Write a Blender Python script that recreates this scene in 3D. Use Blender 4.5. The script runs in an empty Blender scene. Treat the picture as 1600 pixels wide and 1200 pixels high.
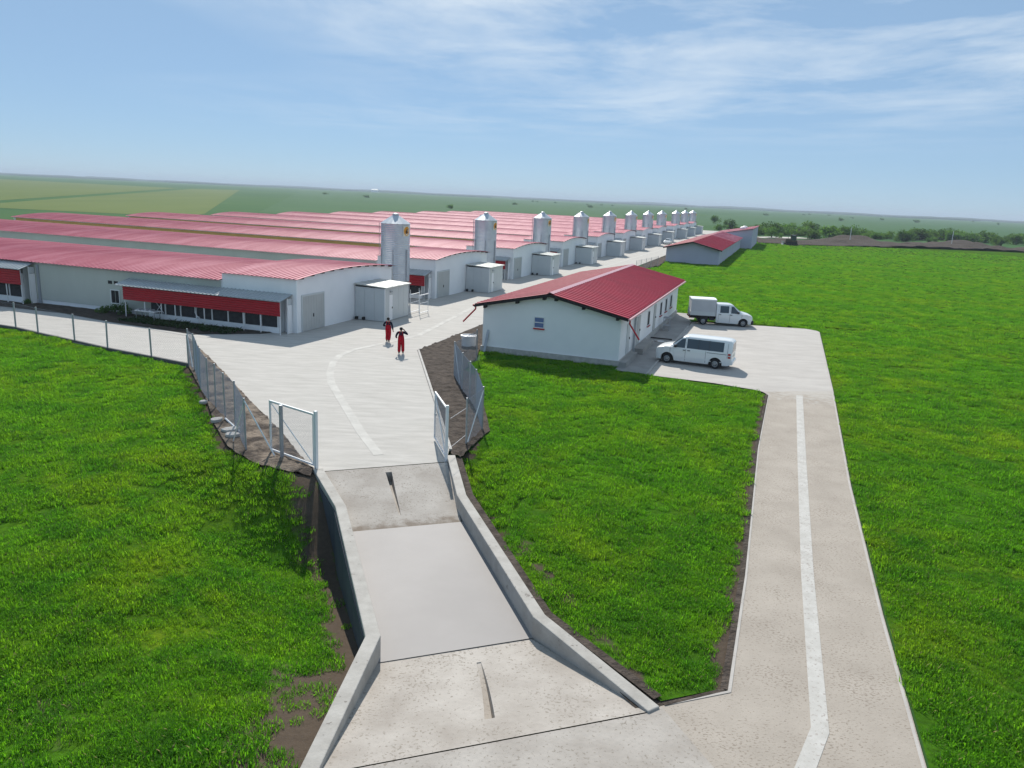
import bpy, bmesh, math, random
import numpy as np
from mathutils import Vector, Matrix, noise
random.seed(7); rng = np.random.default_rng(7)
R = math.radians
scn = bpy.context.scene
COL = scn.collection

# ------------------------------------------------------------------ camera
CAM_H = 10.5
cam_d = bpy.data.cameras.new('camera'); cam = bpy.data.objects.new('camera', cam_d); COL.objects.link(cam)
cam_d.sensor_width = 36; cam_d.lens = 27.0; cam_d.clip_start = 0.1; cam_d.clip_end = 40000
pitch, roll = R(13.729), R(2.7195)
Fv = Vector((0, math.cos(pitch), -math.sin(pitch))); R0 = Vector((1, 0, 0)); U0 = R0.cross(Fv)
Rv = math.cos(roll)*R0 + math.sin(roll)*U0; Uv = -math.sin(roll)*R0 + math.cos(roll)*U0
cam.matrix_world = Matrix(((Rv.x, Uv.x, -Fv.x, 0), (Rv.y, Uv.y, -Fv.y, 0), (Rv.z, Uv.z, -Fv.z, CAM_H), (0, 0, 0, 1)))
scn.camera = cam
scn.render.resolution_x, scn.render.resolution_y = 1024, 768

# ------------------------------------------------------------------ world, sun, exposure
SUN_EL, SUN_AZ = R(39), R(-9.4)                 # azimuth from +Y towards +X
world = bpy.data.worlds.new('World'); scn.world = world; world.use_nodes = True
wn, wl = world.node_tree.nodes, world.node_tree.links
wn.clear()
wo = wn.new('ShaderNodeOutputWorld'); bg = wn.new('ShaderNodeBackground'); sky = wn.new('ShaderNodeTexSky')
sky.sky_type = 'NISHITA'; sky.sun_disc = False; sky.sun_elevation = SUN_EL; sky.sun_rotation = SUN_AZ
sky.air_density = 0.75; sky.dust_density = 0.0; sky.ozone_density = 7.0; sky.altitude = 100
bg.inputs['Strength'].default_value = 0.10
# thin high clouds, laid out by direction so that they carry on round the whole dome
tc = wn.new('ShaderNodeTexCoord'); sep = wn.new('ShaderNodeSeparateXYZ'); wl.new(tc.outputs['Generated'], sep.inputs[0])
zc = wn.new('ShaderNodeMath'); zc.operation = 'MAXIMUM'; zc.inputs[1].default_value = 0.02; wl.new(sep.outputs[2], zc.inputs[0])
dx = wn.new('ShaderNodeMath'); dx.operation = 'DIVIDE'; wl.new(sep.outputs[0], dx.inputs[0]); wl.new(zc.outputs[0], dx.inputs[1])
dy = wn.new('ShaderNodeMath'); dy.operation = 'DIVIDE'; wl.new(sep.outputs[1], dy.inputs[0]); wl.new(zc.outputs[0], dy.inputs[1])
cmb = wn.new('ShaderNodeCombineXYZ'); wl.new(dx.outputs[0], cmb.inputs[0]); wl.new(dy.outputs[0], cmb.inputs[1])
mp = wn.new('ShaderNodeMapping'); mp.inputs['Location'].default_value = (-9.0, 14.2, 0); mp.inputs['Rotation'].default_value = (0, 0, R(12)); mp.inputs['Scale'].default_value = (0.55, 0.42, 1)
wl.new(cmb.outputs[0], mp.inputs[0])
cn = wn.new('ShaderNodeTexNoise'); cn.inputs['Scale'].default_value = 1.15; cn.inputs['Detail'].default_value = 9; cn.inputs['Roughness'].default_value = 0.62; cn.inputs['Distortion'].default_value = 0.35
wl.new(mp.outputs[0], cn.inputs['Vector'])
cr = wn.new('ShaderNodeValToRGB'); cr.color_ramp.elements[0].position = 0.40; cr.color_ramp.elements[1].position = 0.66
cr.color_ramp.elements[0].color = (0, 0, 0, 1); cr.color_ramp.elements[1].color = (0.85, 0.85, 0.85, 1)
wl.new(cn.outputs['Fac'], cr.inputs[0])
veil = wn.new('ShaderNodeMix'); veil.data_type = 'RGBA'; veil.inputs['Factor'].default_value = 0.74; veil.inputs['B'].default_value = (2.70, 3.98, 5.35, 1)
wl.new(sky.outputs[0], veil.inputs['A'])
cmix = wn.new('ShaderNodeMix'); cmix.data_type = 'RGBA'; cmix.inputs['B'].default_value = (6.6, 7.3, 7.9, 1)
cz = wn.new('ShaderNodeMapRange'); cz.inputs['From Min'].default_value = 0.06; cz.inputs['From Max'].default_value = 0.15; wl.new(sep.outputs[2], cz.inputs['Value'])
gn = wn.new('ShaderNodeTexNoise'); gn.inputs['Scale'].default_value = 0.17; gn.inputs['Detail'].default_value = 1.5; wl.new(mp.outputs[0], gn.inputs['Vector'])   # clouds come in fields with clear sky between
gr = wn.new('ShaderNodeMapRange'); gr.inputs['From Min'].default_value = 0.46; gr.inputs['From Max'].default_value = 0.60; wl.new(gn.outputs['Fac'], gr.inputs['Value'])
cm0 = wn.new('ShaderNodeMath'); cm0.operation = 'MULTIPLY'; wl.new(cr.outputs[0], cm0.inputs[0]); wl.new(gr.outputs[0], cm0.inputs[1])
cm = wn.new('ShaderNodeMath'); cm.operation = 'MULTIPLY'; wl.new(cm0.outputs[0], cm.inputs[0]); wl.new(cz.outputs[0], cm.inputs[1]); wl.new(cm.outputs[0], cmix.inputs['Factor']); wl.new(veil.outputs['Result'], cmix.inputs['A'])
wl.new(cmix.outputs['Result'], bg.inputs['Color']); wl.new(bg.outputs[0], wo.inputs[0])

sun_d = bpy.data.lights.new('sun', 'SUN'); sun = bpy.data.objects.new('sun', sun_d); COL.objects.link(sun)
sun_d.energy = 4.4; sun_d.angle = R(0.53); sun_d.color = (1, 0.95, 0.87)
sdir = Vector((-math.sin(SUN_AZ)*math.cos(SUN_EL), -math.cos(SUN_AZ)*math.cos(SUN_EL), -math.sin(SUN_EL)))
sun.rotation_euler = sdir.to_track_quat('-Z', 'Y').to_euler()
sun.location = (-20, 120, 100)
vs = scn.view_settings
vs.view_transform = 'Standard'; vs.look = 'None'; vs.gamma = 1; vs.use_curve_mapping = False; vs.exposure = 0.3
scn.cycles.max_bounces = 6; scn.cycles.volume_bounces = 0

# ------------------------------------------------------------------ materials
MAT = {}
def mat(name, col, rough=0.7, col2=None, scale=1.0, spec=0.3, metal=0.0, bump=0.0, bscale=None, stretch=None, local=False, speck=None, stain=None, contrast=(0.35, 0.65), coat=0.0, trans=0.0):
    """Principled material: two colours mixed by noise, optional dark specks and fine relief."""
    m = bpy.data.materials.new(name); m.use_nodes = True; MAT[name] = m
    n, l = m.node_tree.nodes, m.node_tree.links
    b = n['Principled BSDF']
    b.inputs['Base Color'].default_value = (*col, 1); b.inputs['Roughness'].default_value = rough
    b.inputs['Specular IOR Level'].default_value = spec; b.inputs['Metallic'].default_value = metal
    b.inputs['Coat Weight'].default_value = coat
    if col2 is None and not bump and not speck: return m
    if local: src = n.new('ShaderNodeTexCoord').outputs['Object']
    else: src = n.new('ShaderNodeNewGeometry').outputs['Position']
    if stretch:
        mpn = n.new('ShaderNodeMapping'); mpn.inputs['Scale'].default_value = stretch[0]; mpn.inputs['Rotation'].default_value = (0, 0, stretch[1])
        l.new(src, mpn.inputs[0]); svec = mpn.outputs[0]
    else: svec = src
    out = None
    if col2 is not None:
        t = n.new('ShaderNodeTexNoise'); t.inputs['Scale'].default_value = scale; t.inputs['Detail'].default_value = 7; t.inputs['Roughness'].default_value = 0.62
        l.new(svec, t.inputs['Vector'])
        r = n.new('ShaderNodeMapRange'); r.inputs['From Min'].default_value = contrast[0]; r.inputs['From Max'].default_value = contrast[1]
        l.new(t.outputs['Fac'], r.inputs['Value'])
        mx = n.new('ShaderNodeMix'); mx.data_type = 'RGBA'; mx.inputs['A'].default_value = (*col, 1); mx.inputs['B'].default_value = (*col2, 1)
        l.new(r.outputs[0], mx.inputs['Factor']); out = mx.outputs['Result']
    hgt = None
    if speck:                                      # (scale, threshold, colour)
        t2 = n.new('ShaderNodeTexNoise'); t2.inputs['Scale'].default_value = speck[0]; t2.inputs['Detail'].default_value = 3; t2.inputs['Roughness'].default_value = 0.6
        ms = n.new('ShaderNodeMapping'); ms.inputs['Scale'].default_value = speck[3] if len(speck) > 3 else (1, 1, 1)
        l.new(src, ms.inputs[0]); l.new(ms.outputs[0], t2.inputs['Vector'])
        big = n.new('ShaderNodeTexNoise'); big.inputs['Scale'].default_value = 0.8; big.inputs['Detail'].default_value = 2; l.new(src, big.inputs['Vector'])
        ad = n.new('ShaderNodeMath'); ad.operation = 'MULTIPLY_ADD'; ad.inputs[1].default_value = 0.25; l.new(big.outputs['Fac'], ad.inputs[0]); l.new(t2.outputs['Fac'], ad.inputs[2])
        r2 = n.new('ShaderNodeMapRange'); r2.inputs['From Min'].default_value = speck[1]; r2.inputs['From Max'].default_value = speck[1]+0.05
        l.new(ad.outputs[0], r2.inputs['Value'])
        mx2 = n.new('ShaderNodeMix'); mx2.data_type = 'RGBA'; mx2.inputs['A'].default_value = (*col, 1); mx2.inputs['B'].default_value = (*speck[2], 1)
        l.new(r2.outputs[0], mx2.inputs['Factor'])
        if out: l.new(out, mx2.inputs['A'])
        out = mx2.outputs['Result']; hgt = r2.outputs[0]
    if stain:                                      # dried mud along a line: (point, direction across it, half width, colour)
        (px, py), (ux, uy), hw_, sc_ = stain
        dt = n.new('ShaderNodeVectorMath'); dt.operation = 'DOT_PRODUCT'; sb = n.new('ShaderNodeVectorMath'); sb.operation = 'SUBTRACT'; sb.inputs[1].default_value = (px, py, 0)
        l.new(src, sb.inputs[0]); l.new(sb.outputs[0], dt.inputs[0]); dt.inputs[1].default_value = (ux, uy, 0)
        ab_ = n.new('ShaderNodeMath'); ab_.operation = 'ABSOLUTE'; l.new(dt.outputs['Value'], ab_.inputs[0])
        t4 = n.new('ShaderNodeTexNoise'); t4.inputs['Scale'].default_value = 2.6; t4.inputs['Detail'].default_value = 6; l.new(src, t4.inputs['Vector'])
        sm = n.new('ShaderNodeMath'); sm.operation = 'MULTIPLY_ADD'; sm.inputs[1].default_value = hw_*1.9; l.new(t4.outputs['Fac'], sm.inputs[0]); 
        ng_ = n.new('ShaderNodeMath'); ng_.operation = 'MULTIPLY'; ng_.inputs[1].default_value = -1; l.new(ab_.outputs[0], ng_.inputs[0]); l.new(ng_.outputs[0], sm.inputs[2])
        mr4 = n.new('ShaderNodeMapRange'); mr4.inputs['From Min'].default_value = hw_*.35; mr4.inputs['From Max'].default_value = hw_*.9; mr4.inputs['To Max'].default_value = .8; l.new(sm.outputs[0], mr4.inputs['Value'])
        mx4 = n.new('ShaderNodeMix'); mx4.data_type = 'RGBA'; mx4.inputs['B'].default_value = (*sc_, 1); l.new(mr4.outputs[0], mx4.inputs['Factor']); l.new(out, mx4.inputs['A']); out = mx4.outputs['Result']
    if out: l.new(out, b.inputs['Base Color'])
    if bump:
        t3 = n.new('ShaderNodeTexNoise'); t3.inputs['Scale'].default_value = bscale or scale*4; t3.inputs['Detail'].default_value = 6
        l.new(svec, t3.inputs['Vector'])
        bp = n.new('ShaderNodeBump'); bp.inputs['Strength'].default_value = 1.0; bp.inputs['Distance'].default_value = bump
        l.new(t3.outputs['Fac'], bp.inputs['Height']); l.new(bp.outputs[0], b.inputs['Normal'])
    return m

mat('yard_concrete', (0.50, 0.475, 0.44), 0.85, (0.385, 0.365, 0.335), 0.55, spec=0.15, bump=0.004, bscale=6, stretch=((1, 4.5, 1), R(-19)), contrast=(0.3, 0.7), speck=(9, 0.80, (0.33, 0.31, 0.29)))
mat('ramp_concrete', (0.44, 0.405, 0.365), 0.9, (0.33, 0.295, 0.26), 0.7, bump=0.01, bscale=9, spec=0.15, speck=(14, 0.715, (0.27, 0.24, 0.205)), stain=((-3.3, 24.0), (0.341, -0.94), 0.75, (0.19, 0.15, 0.115)))
mat('road_concrete', (0.415, 0.366, 0.313), 0.9, (0.345, 0.302, 0.256), 0.6, spec=0.15, bump=0.007, bscale=16, stain=((17.2, 45.2), (0.34, 0.94), 5.5, (0.45, 0.42, 0.38)), speck=(13, 0.70, (0.26, 0.22, 0.18), (1, 1.7, 1)))
mat('parking_concrete', (0.47, 0.44, 0.405), 0.85, (0.40, 0.37, 0.34), 0.4, bump=0.008, bscale=8, stretch=((1, 3, 1), R(20)), speck=(7, 0.80, (0.27, 0.24, 0.21)))
mat('wall_concrete', (0.43, 0.41, 0.375), 0.85, (0.33, 0.31, 0.28), 1.6, bump=0.01, bscale=14, speck=(6, 0.79, (0.2, 0.18, 0.16)))
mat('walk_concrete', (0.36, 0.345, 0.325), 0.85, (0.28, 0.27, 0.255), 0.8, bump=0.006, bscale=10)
mat('screed', (0.265, 0.248, 0.24), 0.6, (0.235, 0.22, 0.213), 0.35, spec=0.25)
mat('line_paint', (0.53, 0.51, 0.475), 0.8, (0.44, 0.42, 0.385), 2.5, spec=0.15, bump=0.004, bscale=9, speck=(12, 0.72, (0.36, 0.32, 0.29)))
mat('faint_line', (0.55, 0.53, 0.49), 0.85, (0.43, 0.41, 0.38), 0.9, spec=0.15)
mat('soil', (0.045, 0.036, 0.030), 0.95, (0.10, 0.08, 0.066), 2.2, spec=0.1, bump=0.08, bscale=9)
mat('pale_soil', (0.23, 0.185, 0.145), 0.95, (0.06, 0.048, 0.040), 1.0, spec=0.1, bump=0.08, bscale=9, contrast=(.42, .6))
mat('red_roof', (0.42, 0.012, 0.045), 0.5, (0.34, 0.010, 0.038), 0.5, spec=0.2)
mat('house_roof', (0.46, 0.105, 0.15), 0.6, (0.60, 0.22, 0.265), 0.5, spec=0.2, contrast=(0.42, 0.72), local=True, stretch=((0.25, 1.6, 1), 0))  # the second, lighter colour paints streaks of glare on the roof sheets
mat('red_sheet', (0.38, 0.010, 0.022), 0.45, (0.33, 0.010, 0.02), 0.7, spec=0.3)
mat('red_paint', (0.5, 0.02, 0.025), 0.4)
mat('ridge_cap', (0.62, 0.33, 0.36), 0.35, spec=0.5)
mat('grey_roof', (0.42, 0.45, 0.46), 0.45, (0.36, 0.39, 0.40), 0.6, spec=0.4)
mat('white_wall', (0.86, 0.86, 0.86), 0.8, (0.79, 0.79, 0.795), 0.35, bump=0.003, bscale=8)
mat('house_white', (0.82, 0.835, 0.85), 0.7, (0.75, 0.77, 0.79), 0.4)
mat('mauve_wall', (0.50, 0.50, 0.60), 0.8, (0.46, 0.46, 0.55), 0.3)
mat('side_grey', (0.50, 0.525, 0.48), 0.75, (0.44, 0.46, 0.42), 0.3, stretch=((1, 1, 0.3), 0))
mat('side_ochre', (0.58, 0.37, 0.12), 0.8, (0.48, 0.31, 0.10), 0.5)
mat('side_blue', (0.30, 0.32, 0.35), 0.8)
mat('door_grey', (0.47, 0.48, 0.47), 0.6, (0.43, 0.44, 0.43), 0.8)
mat('cabin_panel', (0.55, 0.575, 0.58), 0.5, (0.50, 0.53, 0.54), 0.5, spec=0.35)
mat('cabin_roof', (0.56, 0.57, 0.53), 0.55, (0.48, 0.49, 0.46), 0.8)
mat('galv', (0.56, 0.59, 0.62), 0.38, (0.46, 0.49, 0.53), 1.2, metal=0.55, spec=0.5)
mat('galv_post', (0.40, 0.42, 0.45), 0.5, (0.33, 0.35, 0.38), 3, metal=0.5)
mat('wire', (0.30, 0.32, 0.36), 0.5, metal=0.4)
mat('white_metal', (0.72, 0.73, 0.74), 0.45)
mat('dark', (0.018, 0.018, 0.02), 0.7)
mat('pad', (0.05, 0.055, 0.06), 0.85, (0.028, 0.03, 0.034), 3, bump=0.02, bscale=12)
mat('footing', (0.13, 0.13, 0.135), 0.9, (0.09, 0.09, 0.095), 2)
mat('van_paint', (0.74, 0.755, 0.75), 0.28, spec=0.5, coat=0.4)
mat('glass', (0.045, 0.065, 0.08), 0.06, spec=0.6)
mat('pane', (0.06, 0.14, 0.32), 0.1, spec=0.6)
mat('rubber', (0.02, 0.02, 0.021), 0.8)
mat('rim', (0.35, 0.36, 0.37), 0.35, metal=0.7)
mat('black_plastic', (0.03, 0.032, 0.036), 0.6)
mat('tail_red', (0.42, 0.02, 0.015), 0.25)
mat('lamp_clear', (0.6, 0.62, 0.64), 0.12, spec=0.7)
mat('tarp', (0.50, 0.51, 0.53), 0.75, (0.46, 0.47, 0.49), 1.5, local=True)
mat('tarp_top', (0.74, 0.75, 0.74), 0.7)
mat('badge_white', (0.75, 0.72, 0.6), 0.5)
mat('badge_orange', (0.72, 0.30, 0.02), 0.5)
mat('badge_dark', (0.12, 0.05, 0.02), 0.5)
mat('dozer_body', (0.09, 0.07, 0.03), 0.6, (0.05, 0.04, 0.025), 1.5)
mat('navy_cloth', (0.012, 0.014, 0.03), 0.9, spec=0.1)
mat('red_cloth', (0.42, 0.008, 0.02), 0.85, (0.33, 0.006, 0.016), 6, spec=0.1)
mat('skin', (0.36, 0.20, 0.14), 0.6)
mat('hair', (0.012, 0.010, 0.009), 0.7)
mat('boots', (0.015, 0.013, 0.012), 0.6)
mat('bark', (0.07, 0.055, 0.04), 0.9)
mat('farland', (0.035, 0.100, 0.030), 0.95, (0.058, 0.125, 0.035), 0.006, spec=0.05)
mat('light_field', (0.13, 0.165, 0.048), 0.95, (0.105, 0.145, 0.042), 0.035, spec=0.05, stretch=((1, 0.18, 1), R(25)), contrast=(0.3, 0.7))
mat('crop_field', (0.05, 0.115, 0.045), 0.95, (0.062, 0.13, 0.05), 0.01, spec=0.05)
mat('woods', (0.02, 0.04, 0.02), 0.95, (0.03, 0.055, 0.03), 0.02, spec=0.05)
mat('pale_strip', (0.5, 0.47, 0.43), 0.9)
mat('straw', (0.26, 0.22, 0.09), 0.8, spec=0.1)
mat('wall_shade', (0.045, 0.052, 0.072), 0.8, (0.075, 0.08, 0.1), 0.9, bump=0.006, bscale=6)  # shade colour for the left basin wall's outer face
mat('stone', (0.5, 0.48, 0.45), 0.85, (0.36, 0.34, 0.32), 4, bump=0.02, bscale=10)

def green(name, cols, rough=0.75, trans=0.25, scales=(0.09, 0.5), rnd=0.0, leafy=True, fine=False):
    """Foliage: three greens by two noises in world space, some light let through the blades."""
    m = bpy.data.materials.new(name); m.use_nodes = True; MAT[name] = m
    n, l = m.node_tree.nodes, m.node_tree.links
    b = n['Principled BSDF']; b.inputs['Roughness'].default_value = rough; b.inputs['Specular IOR Level'].default_value = 0.15
    pos = n.new('ShaderNodeNewGeometry').outputs['Position']
    res = None
    prev = (*cols[0], 1)
    for i, c in enumerate(cols[1:]):
        t = n.new('ShaderNodeTexNoise'); t.inputs['Scale'].default_value = scales[i]; t.inputs['Detail'].default_value = 4; t.inputs['Roughness'].default_value = 0.6
        mpn = n.new('ShaderNodeMapping'); mpn.inputs['Location'].default_value = (13.0*i, 7.0*i, 0); l.new(pos, mpn.inputs[0]); l.new(mpn.outputs[0], t.inputs['Vector'])
        r = n.new('ShaderNodeMapRange'); r.inputs['From Min'].default_value = 0.40; r.inputs['From Max'].default_value = 0.64; l.new(t.outputs['Fac'], r.inputs['Value'])
        mx = n.new('ShaderNodeMix'); mx.data_type = 'RGBA'; mx.inputs['A'].default_value = (*cols[0], 1); mx.inputs['B'].default_value = (*c, 1)
        l.new(r.outputs[0], mx.inputs['Factor'])
        if res: l.new(res, mx.inputs['A'])
        res = mx.outputs['Result']
    if rnd:
        oi = n.new('ShaderNodeObjectInfo'); hs = n.new('ShaderNodeHueSaturation')
        mr = n.new('ShaderNodeMapRange'); mr.inputs['To Min'].default_value = 1-rnd; mr.inputs['To Max'].default_value = 1+rnd
        l.new(oi.outputs['Random'], mr.inputs['Value']); l.new(mr.outputs[0], hs.inputs['Value']); l.new(res, hs.inputs['Color']); res = hs.outputs['Color']
    if fine:                                       # thatch and bare specks between the tufts
        b.inputs['Specular IOR Level'].default_value = 0.0
        t = n.new('ShaderNodeTexNoise'); t.inputs['Scale'].default_value = 5.0; t.inputs['Detail'].default_value = 8; t.inputs['Roughness'].default_value = 0.75; l.new(pos, t.inputs['Vector'])
        r = n.new('ShaderNodeMapRange'); r.inputs['From Min'].default_value = 0.42; r.inputs['From Max'].default_value = 0.62; l.new(t.outputs['Fac'], r.inputs['Value'])
        mx = n.new('ShaderNodeMix'); mx.data_type = 'RGBA'; mx.inputs['B'].default_value = (0.034, 0.085, 0.009, 1); l.new(r.outputs[0], mx.inputs['Factor']); l.new(res, mx.inputs['A']); res = mx.outputs['Result']
        at = n.new('ShaderNodeAttribute'); at.attribute_name = 'soil'
        t5 = n.new('ShaderNodeTexNoise'); t5.inputs['Scale'].default_value = 2.2; t5.inputs['Detail'].default_value = 7; l.new(pos, t5.inputs['Vector'])
        su = n.new('ShaderNodeMath'); su.operation = 'MULTIPLY_ADD'; su.inputs[1].default_value = 1.25; l.new(at.outputs['Fac'], su.inputs[0]); l.new(t5.outputs['Fac'], su.inputs[2])
        mr = n.new('ShaderNodeMapRange'); mr.inputs['From Min'].default_value = 0.72; mr.inputs['From Max'].default_value = 1.0; l.new(su.outputs[0], mr.inputs['Value'])
        sc = n.new('ShaderNodeMix'); sc.data_type = 'RGBA'; sc.inputs['A'].default_value = (0.055, 0.043, 0.034, 1); sc.inputs['B'].default_value = (0.13, 0.10, 0.075, 1); l.new(t.outputs['Fac'], sc.inputs['Factor'])
        mx = n.new('ShaderNodeMix'); mx.data_type = 'RGBA'; l.new(mr.outputs[0], mx.inputs['Factor']); l.new(res, mx.inputs['A']); l.new(sc.outputs['Result'], mx.inputs['B']); res = mx.outputs['Result']
        bp = n.new('ShaderNodeBump'); bp.inputs['Distance'].default_value = 0.05; bp.inputs['Strength'].default_value = 0.8; l.new(t.outputs['Fac'], bp.inputs['Height']); l.new(bp.outputs[0], b.inputs['Normal'])
    l.new(res, b.inputs['Base Color'])
    if leafy:
        tr = n.new('ShaderNodeBsdfTranslucent'); tm_ = n.new('ShaderNodeMix'); tm_.data_type = 'RGBA'; tm_.blend_type = 'MULTIPLY'; tm_.inputs['Factor'].default_value = 1; tm_.inputs['B'].default_value = (1.55, 1.65, 0.9, 1); l.new(res, tm_.inputs['A']); l.new(tm_.outputs['Result'], tr.inputs['Color'])
        ms = n.new('ShaderNodeMixShader'); ms.inputs[0].default_value = trans
        o = n['Material Output']; l.new(b.outputs[0], ms.inputs[1]); l.new(tr.outputs[0], ms.inputs[2]); l.new(ms.outputs[0], o.inputs['Surface'])
    return m
GR = [(0.112, 0.280, 0.014), (0.185, 0.300, 0.016), (0.074, 0.215, 0.014)]
green('grass_blades', GR, trans=0.6, scales=(0.13, 0.55), rnd=0.12)
green('lawn_base', [(0.066, 0.172, 0.010), (0.130, 0.190, 0.011), (0.042, 0.120, 0.010)], scales=(0.13, 0.55), leafy=False, fine=True)
green('leaves', [(0.075, 0.15, 0.035), (0.11, 0.18, 0.045), (0.05, 0.105, 0.03)], trans=0.45, scales=(0.06, 0.4), rnd=0.3)
green('weeds', [(0.03, 0.07, 0.02), (0.05, 0.08, 0.025), (0.02, 0.045, 0.015)], trans=0.25, scales=(0.5, 2), rnd=0.3)

# ------------------------------------------------------------------ mesh helpers
def tag(o, label=None, cat=None, group=None, kind=None):
    if label: o['label'] = label
    if cat: o['category'] = cat
    if group: o['group'] = group
    if kind: o['kind'] = kind
    return o
def empty(name, loc=(0, 0, 0), rz=0.0):
    o = bpy.data.objects.new(name, None); o.empty_display_size = 0.3; o.location = loc; o.rotation_euler = (0, 0, rz); COL.objects.link(o); return o
def link(name, me, parent=None, loc=None, rot=None):
    o = bpy.data.objects.new(name, me); COL.objects.link(o)
    if parent: o.parent = parent
    if loc is not None: o.location = loc
    if rot is not None: o.rotation_euler = rot
    return o
KIDS = {}
def copy_tree(o, parent=None, skip=()):
    c = o.copy(); COL.objects.link(c)
    if parent: c.parent = parent
    for ch in [x for x in bpy.data.objects if x.parent == o]:
        if ch.name.split('.')[0] in skip: continue
        copy_tree(ch, c, skip)
    return c
class MB:
    def __init__(s): s.v = []; s.f = []
    def add(s, vs, fs):
        k = len(s.v); s.v += [tuple(p) for p in vs]; s.f += [tuple(i+k for i in f) for f in fs]; return s
    def box(s, x0, y0, z0, x1, y1, z1):
        return s.add([(x0,y0,z0),(x1,y0,z0),(x1,y1,z0),(x0,y1,z0),(x0,y0,z1),(x1,y0,z1),(x1,y1,z1),(x0,y1,z1)],
                     [(3,2,1,0),(4,5,6,7),(0,1,5,4),(1,2,6,5),(2,3,7,6),(3,0,4,7)])
    def tube(s, p0, p1, r, n=6, r1=None):
        p0, p1 = Vector(p0), Vector(p1); d = (p1-p0).normalized(); r1 = r if r1 is None else r1
        a = d.cross(Vector((0,0,1)) if abs(d.z) < .9 else Vector((1,0,0))).normalized(); b = d.cross(a)
        vs = []
        for p, q in ((p0, r), (p1, r1)):
            for i in range(n):
                t = 2*math.pi*i/n; vs.append(p+(a*math.cos(t)+b*math.sin(t))*q)
        return s.add(vs, [(i,(i+1)%n,n+(i+1)%n,n+i)[::-1] for i in range(n)]+[tuple(range(n)), tuple(range(2*n-1,n-1,-1))])
    def path(s, pts, r, n=6):
        for a, b in zip(pts, pts[1:]): s.tube(a, b, r, n)
        return s
    def lathe(s, prof, n=24, c=(0,0), caps=True):
        vs = [(c[0]+r*math.cos(2*math.pi*i/n), c[1]+r*math.sin(2*math.pi*i/n), z) for r, z in prof for i in range(n)]
        fs = [(j*n+i, j*n+(i+1)%n, (j+1)*n+(i+1)%n, (j+1)*n+i) for j in range(len(prof)-1) for i in range(n)]
        if caps: fs += [tuple(range(n-1,-1,-1)), tuple((len(prof)-1)*n+i for i in range(n))]
        return s.add(vs, fs)
    def prism(s, poly, d):
        """poly: list of 3-D points (planar), extruded by vector d"""
        n = len(poly); d = Vector(d)
        return s.add([Vector(p) for p in poly]+[Vector(p)+d for p in poly],
                     [tuple(range(n-1,-1,-1)), tuple(range(n,2*n))]+[(i,(i+1)%n,n+(i+1)%n,n+i) for i in range(n)])
    def mesh(s, name, m, smooth=False):
        me = bpy.data.meshes.new(name); me.from_pydata(s.v, [], s.f)
        bm = bmesh.new(); bm.from_mesh(me); bmesh.ops.recalc_face_normals(bm, faces=bm.faces); bm.to_mesh(me); bm.free()
        for mm in (m if isinstance(m, (list, tuple)) else [m]): me.materials.append(MAT[mm])
        if smooth:
            for p in me.polygons: p.use_smooth = True
        return me
    def build(s, name, m, parent=None, smooth=False, loc=None, rot=None):
        return link(name, s.mesh(name, m, smooth), parent, loc, rot)
def bevel(o, w=0.02, seg=2):
    md = o.modifiers.new('bevel', 'BEVEL'); md.width = w; md.segments = seg; md.limit_method = 'ANGLE'; md.angle_limit = R(35); return o

# the farm's own grid: a runs along the row of houses, b along the houses (leftwards)
AZ = R(18.84); AV = Vector((math.sin(AZ), math.cos(AZ))); BV = Vector((-math.cos(AZ), math.sin(AZ))); OV = Vector((-15.93, 55.44))
ROT = math.atan2(AV.y, AV.x)
def w(a, b, z=None):
    p = OV+a*AV+b*BV
    return (p.x, p.y) if z is None else (p.x, p.y, z)
def inpoly(poly, x, y):
    x, y = np.asarray(x), np.asarray(y); c = np.zeros(x.shape, bool); n = len(poly)
    for i in range(n):
        (x0, y0), (x1, y1) = poly[i], poly[i-1]
        k = ((y0 > y) != (y1 > y)); c ^= k & (x < (x1-x0)*(y-y0)/((y1-y0) or 1e-9)+x0)
    return c
def sheet(name, poly, m, zf=0.0, step=None, kind='structure', mask=None):
    """A ground sheet with an exact outline, cut into cells of size step and lifted by zf(x,y)."""
    bm = bmesh.new(); bm.faces.new([bm.verts.new((x, y, 0)) for x, y in poly])
    bmesh.ops.triangulate(bm, faces=bm.faces[:])
    if step:
        xs = [p[0] for p in poly]; ys = [p[1] for p in poly]
        for ax, lo, hi in ((0, min(xs), max(xs)), (1, min(ys), max(ys))):
            k = math.floor(lo/step)+1
            while k*step < hi:
                co = [0, 0, 0]; no = [0, 0, 0]; co[ax] = k*step; no[ax] = 1
                bmesh.ops.bisect_plane(bm, geom=bm.verts[:]+bm.edges[:]+bm.faces[:], plane_co=co, plane_no=no); k += 1
    for v in bm.verts: v.co.z = zf(v.co.x, v.co.y) if callable(zf) else zf
    bmesh.ops.recalc_face_normals(bm, faces=bm.faces)
    if bm.faces and sum(f.normal.z for f in bm.faces) < 0: bmesh.ops.reverse_faces(bm, faces=bm.faces[:])
    me = bpy.data.meshes.new(name); bm.to_mesh(me); bm.free(); me.materials.append(MAT[m])
    if mask: me.attributes.new('soil', 'FLOAT', 'POINT').data.foreach_set('value', [mask(v.co.x, v.co.y) for v in me.vertices])
    for p in me.polygons: p.use_smooth = True
    o = link(name, me); o['kind'] = kind
    return o
def nz(x, y, s=1.0, o=0.0): return noise.noise(Vector((x*s+o, y*s-o, o*0.37)))
def smooth(t): t = min(1, max(0, t)); return t*t*(3-2*t)
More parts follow.
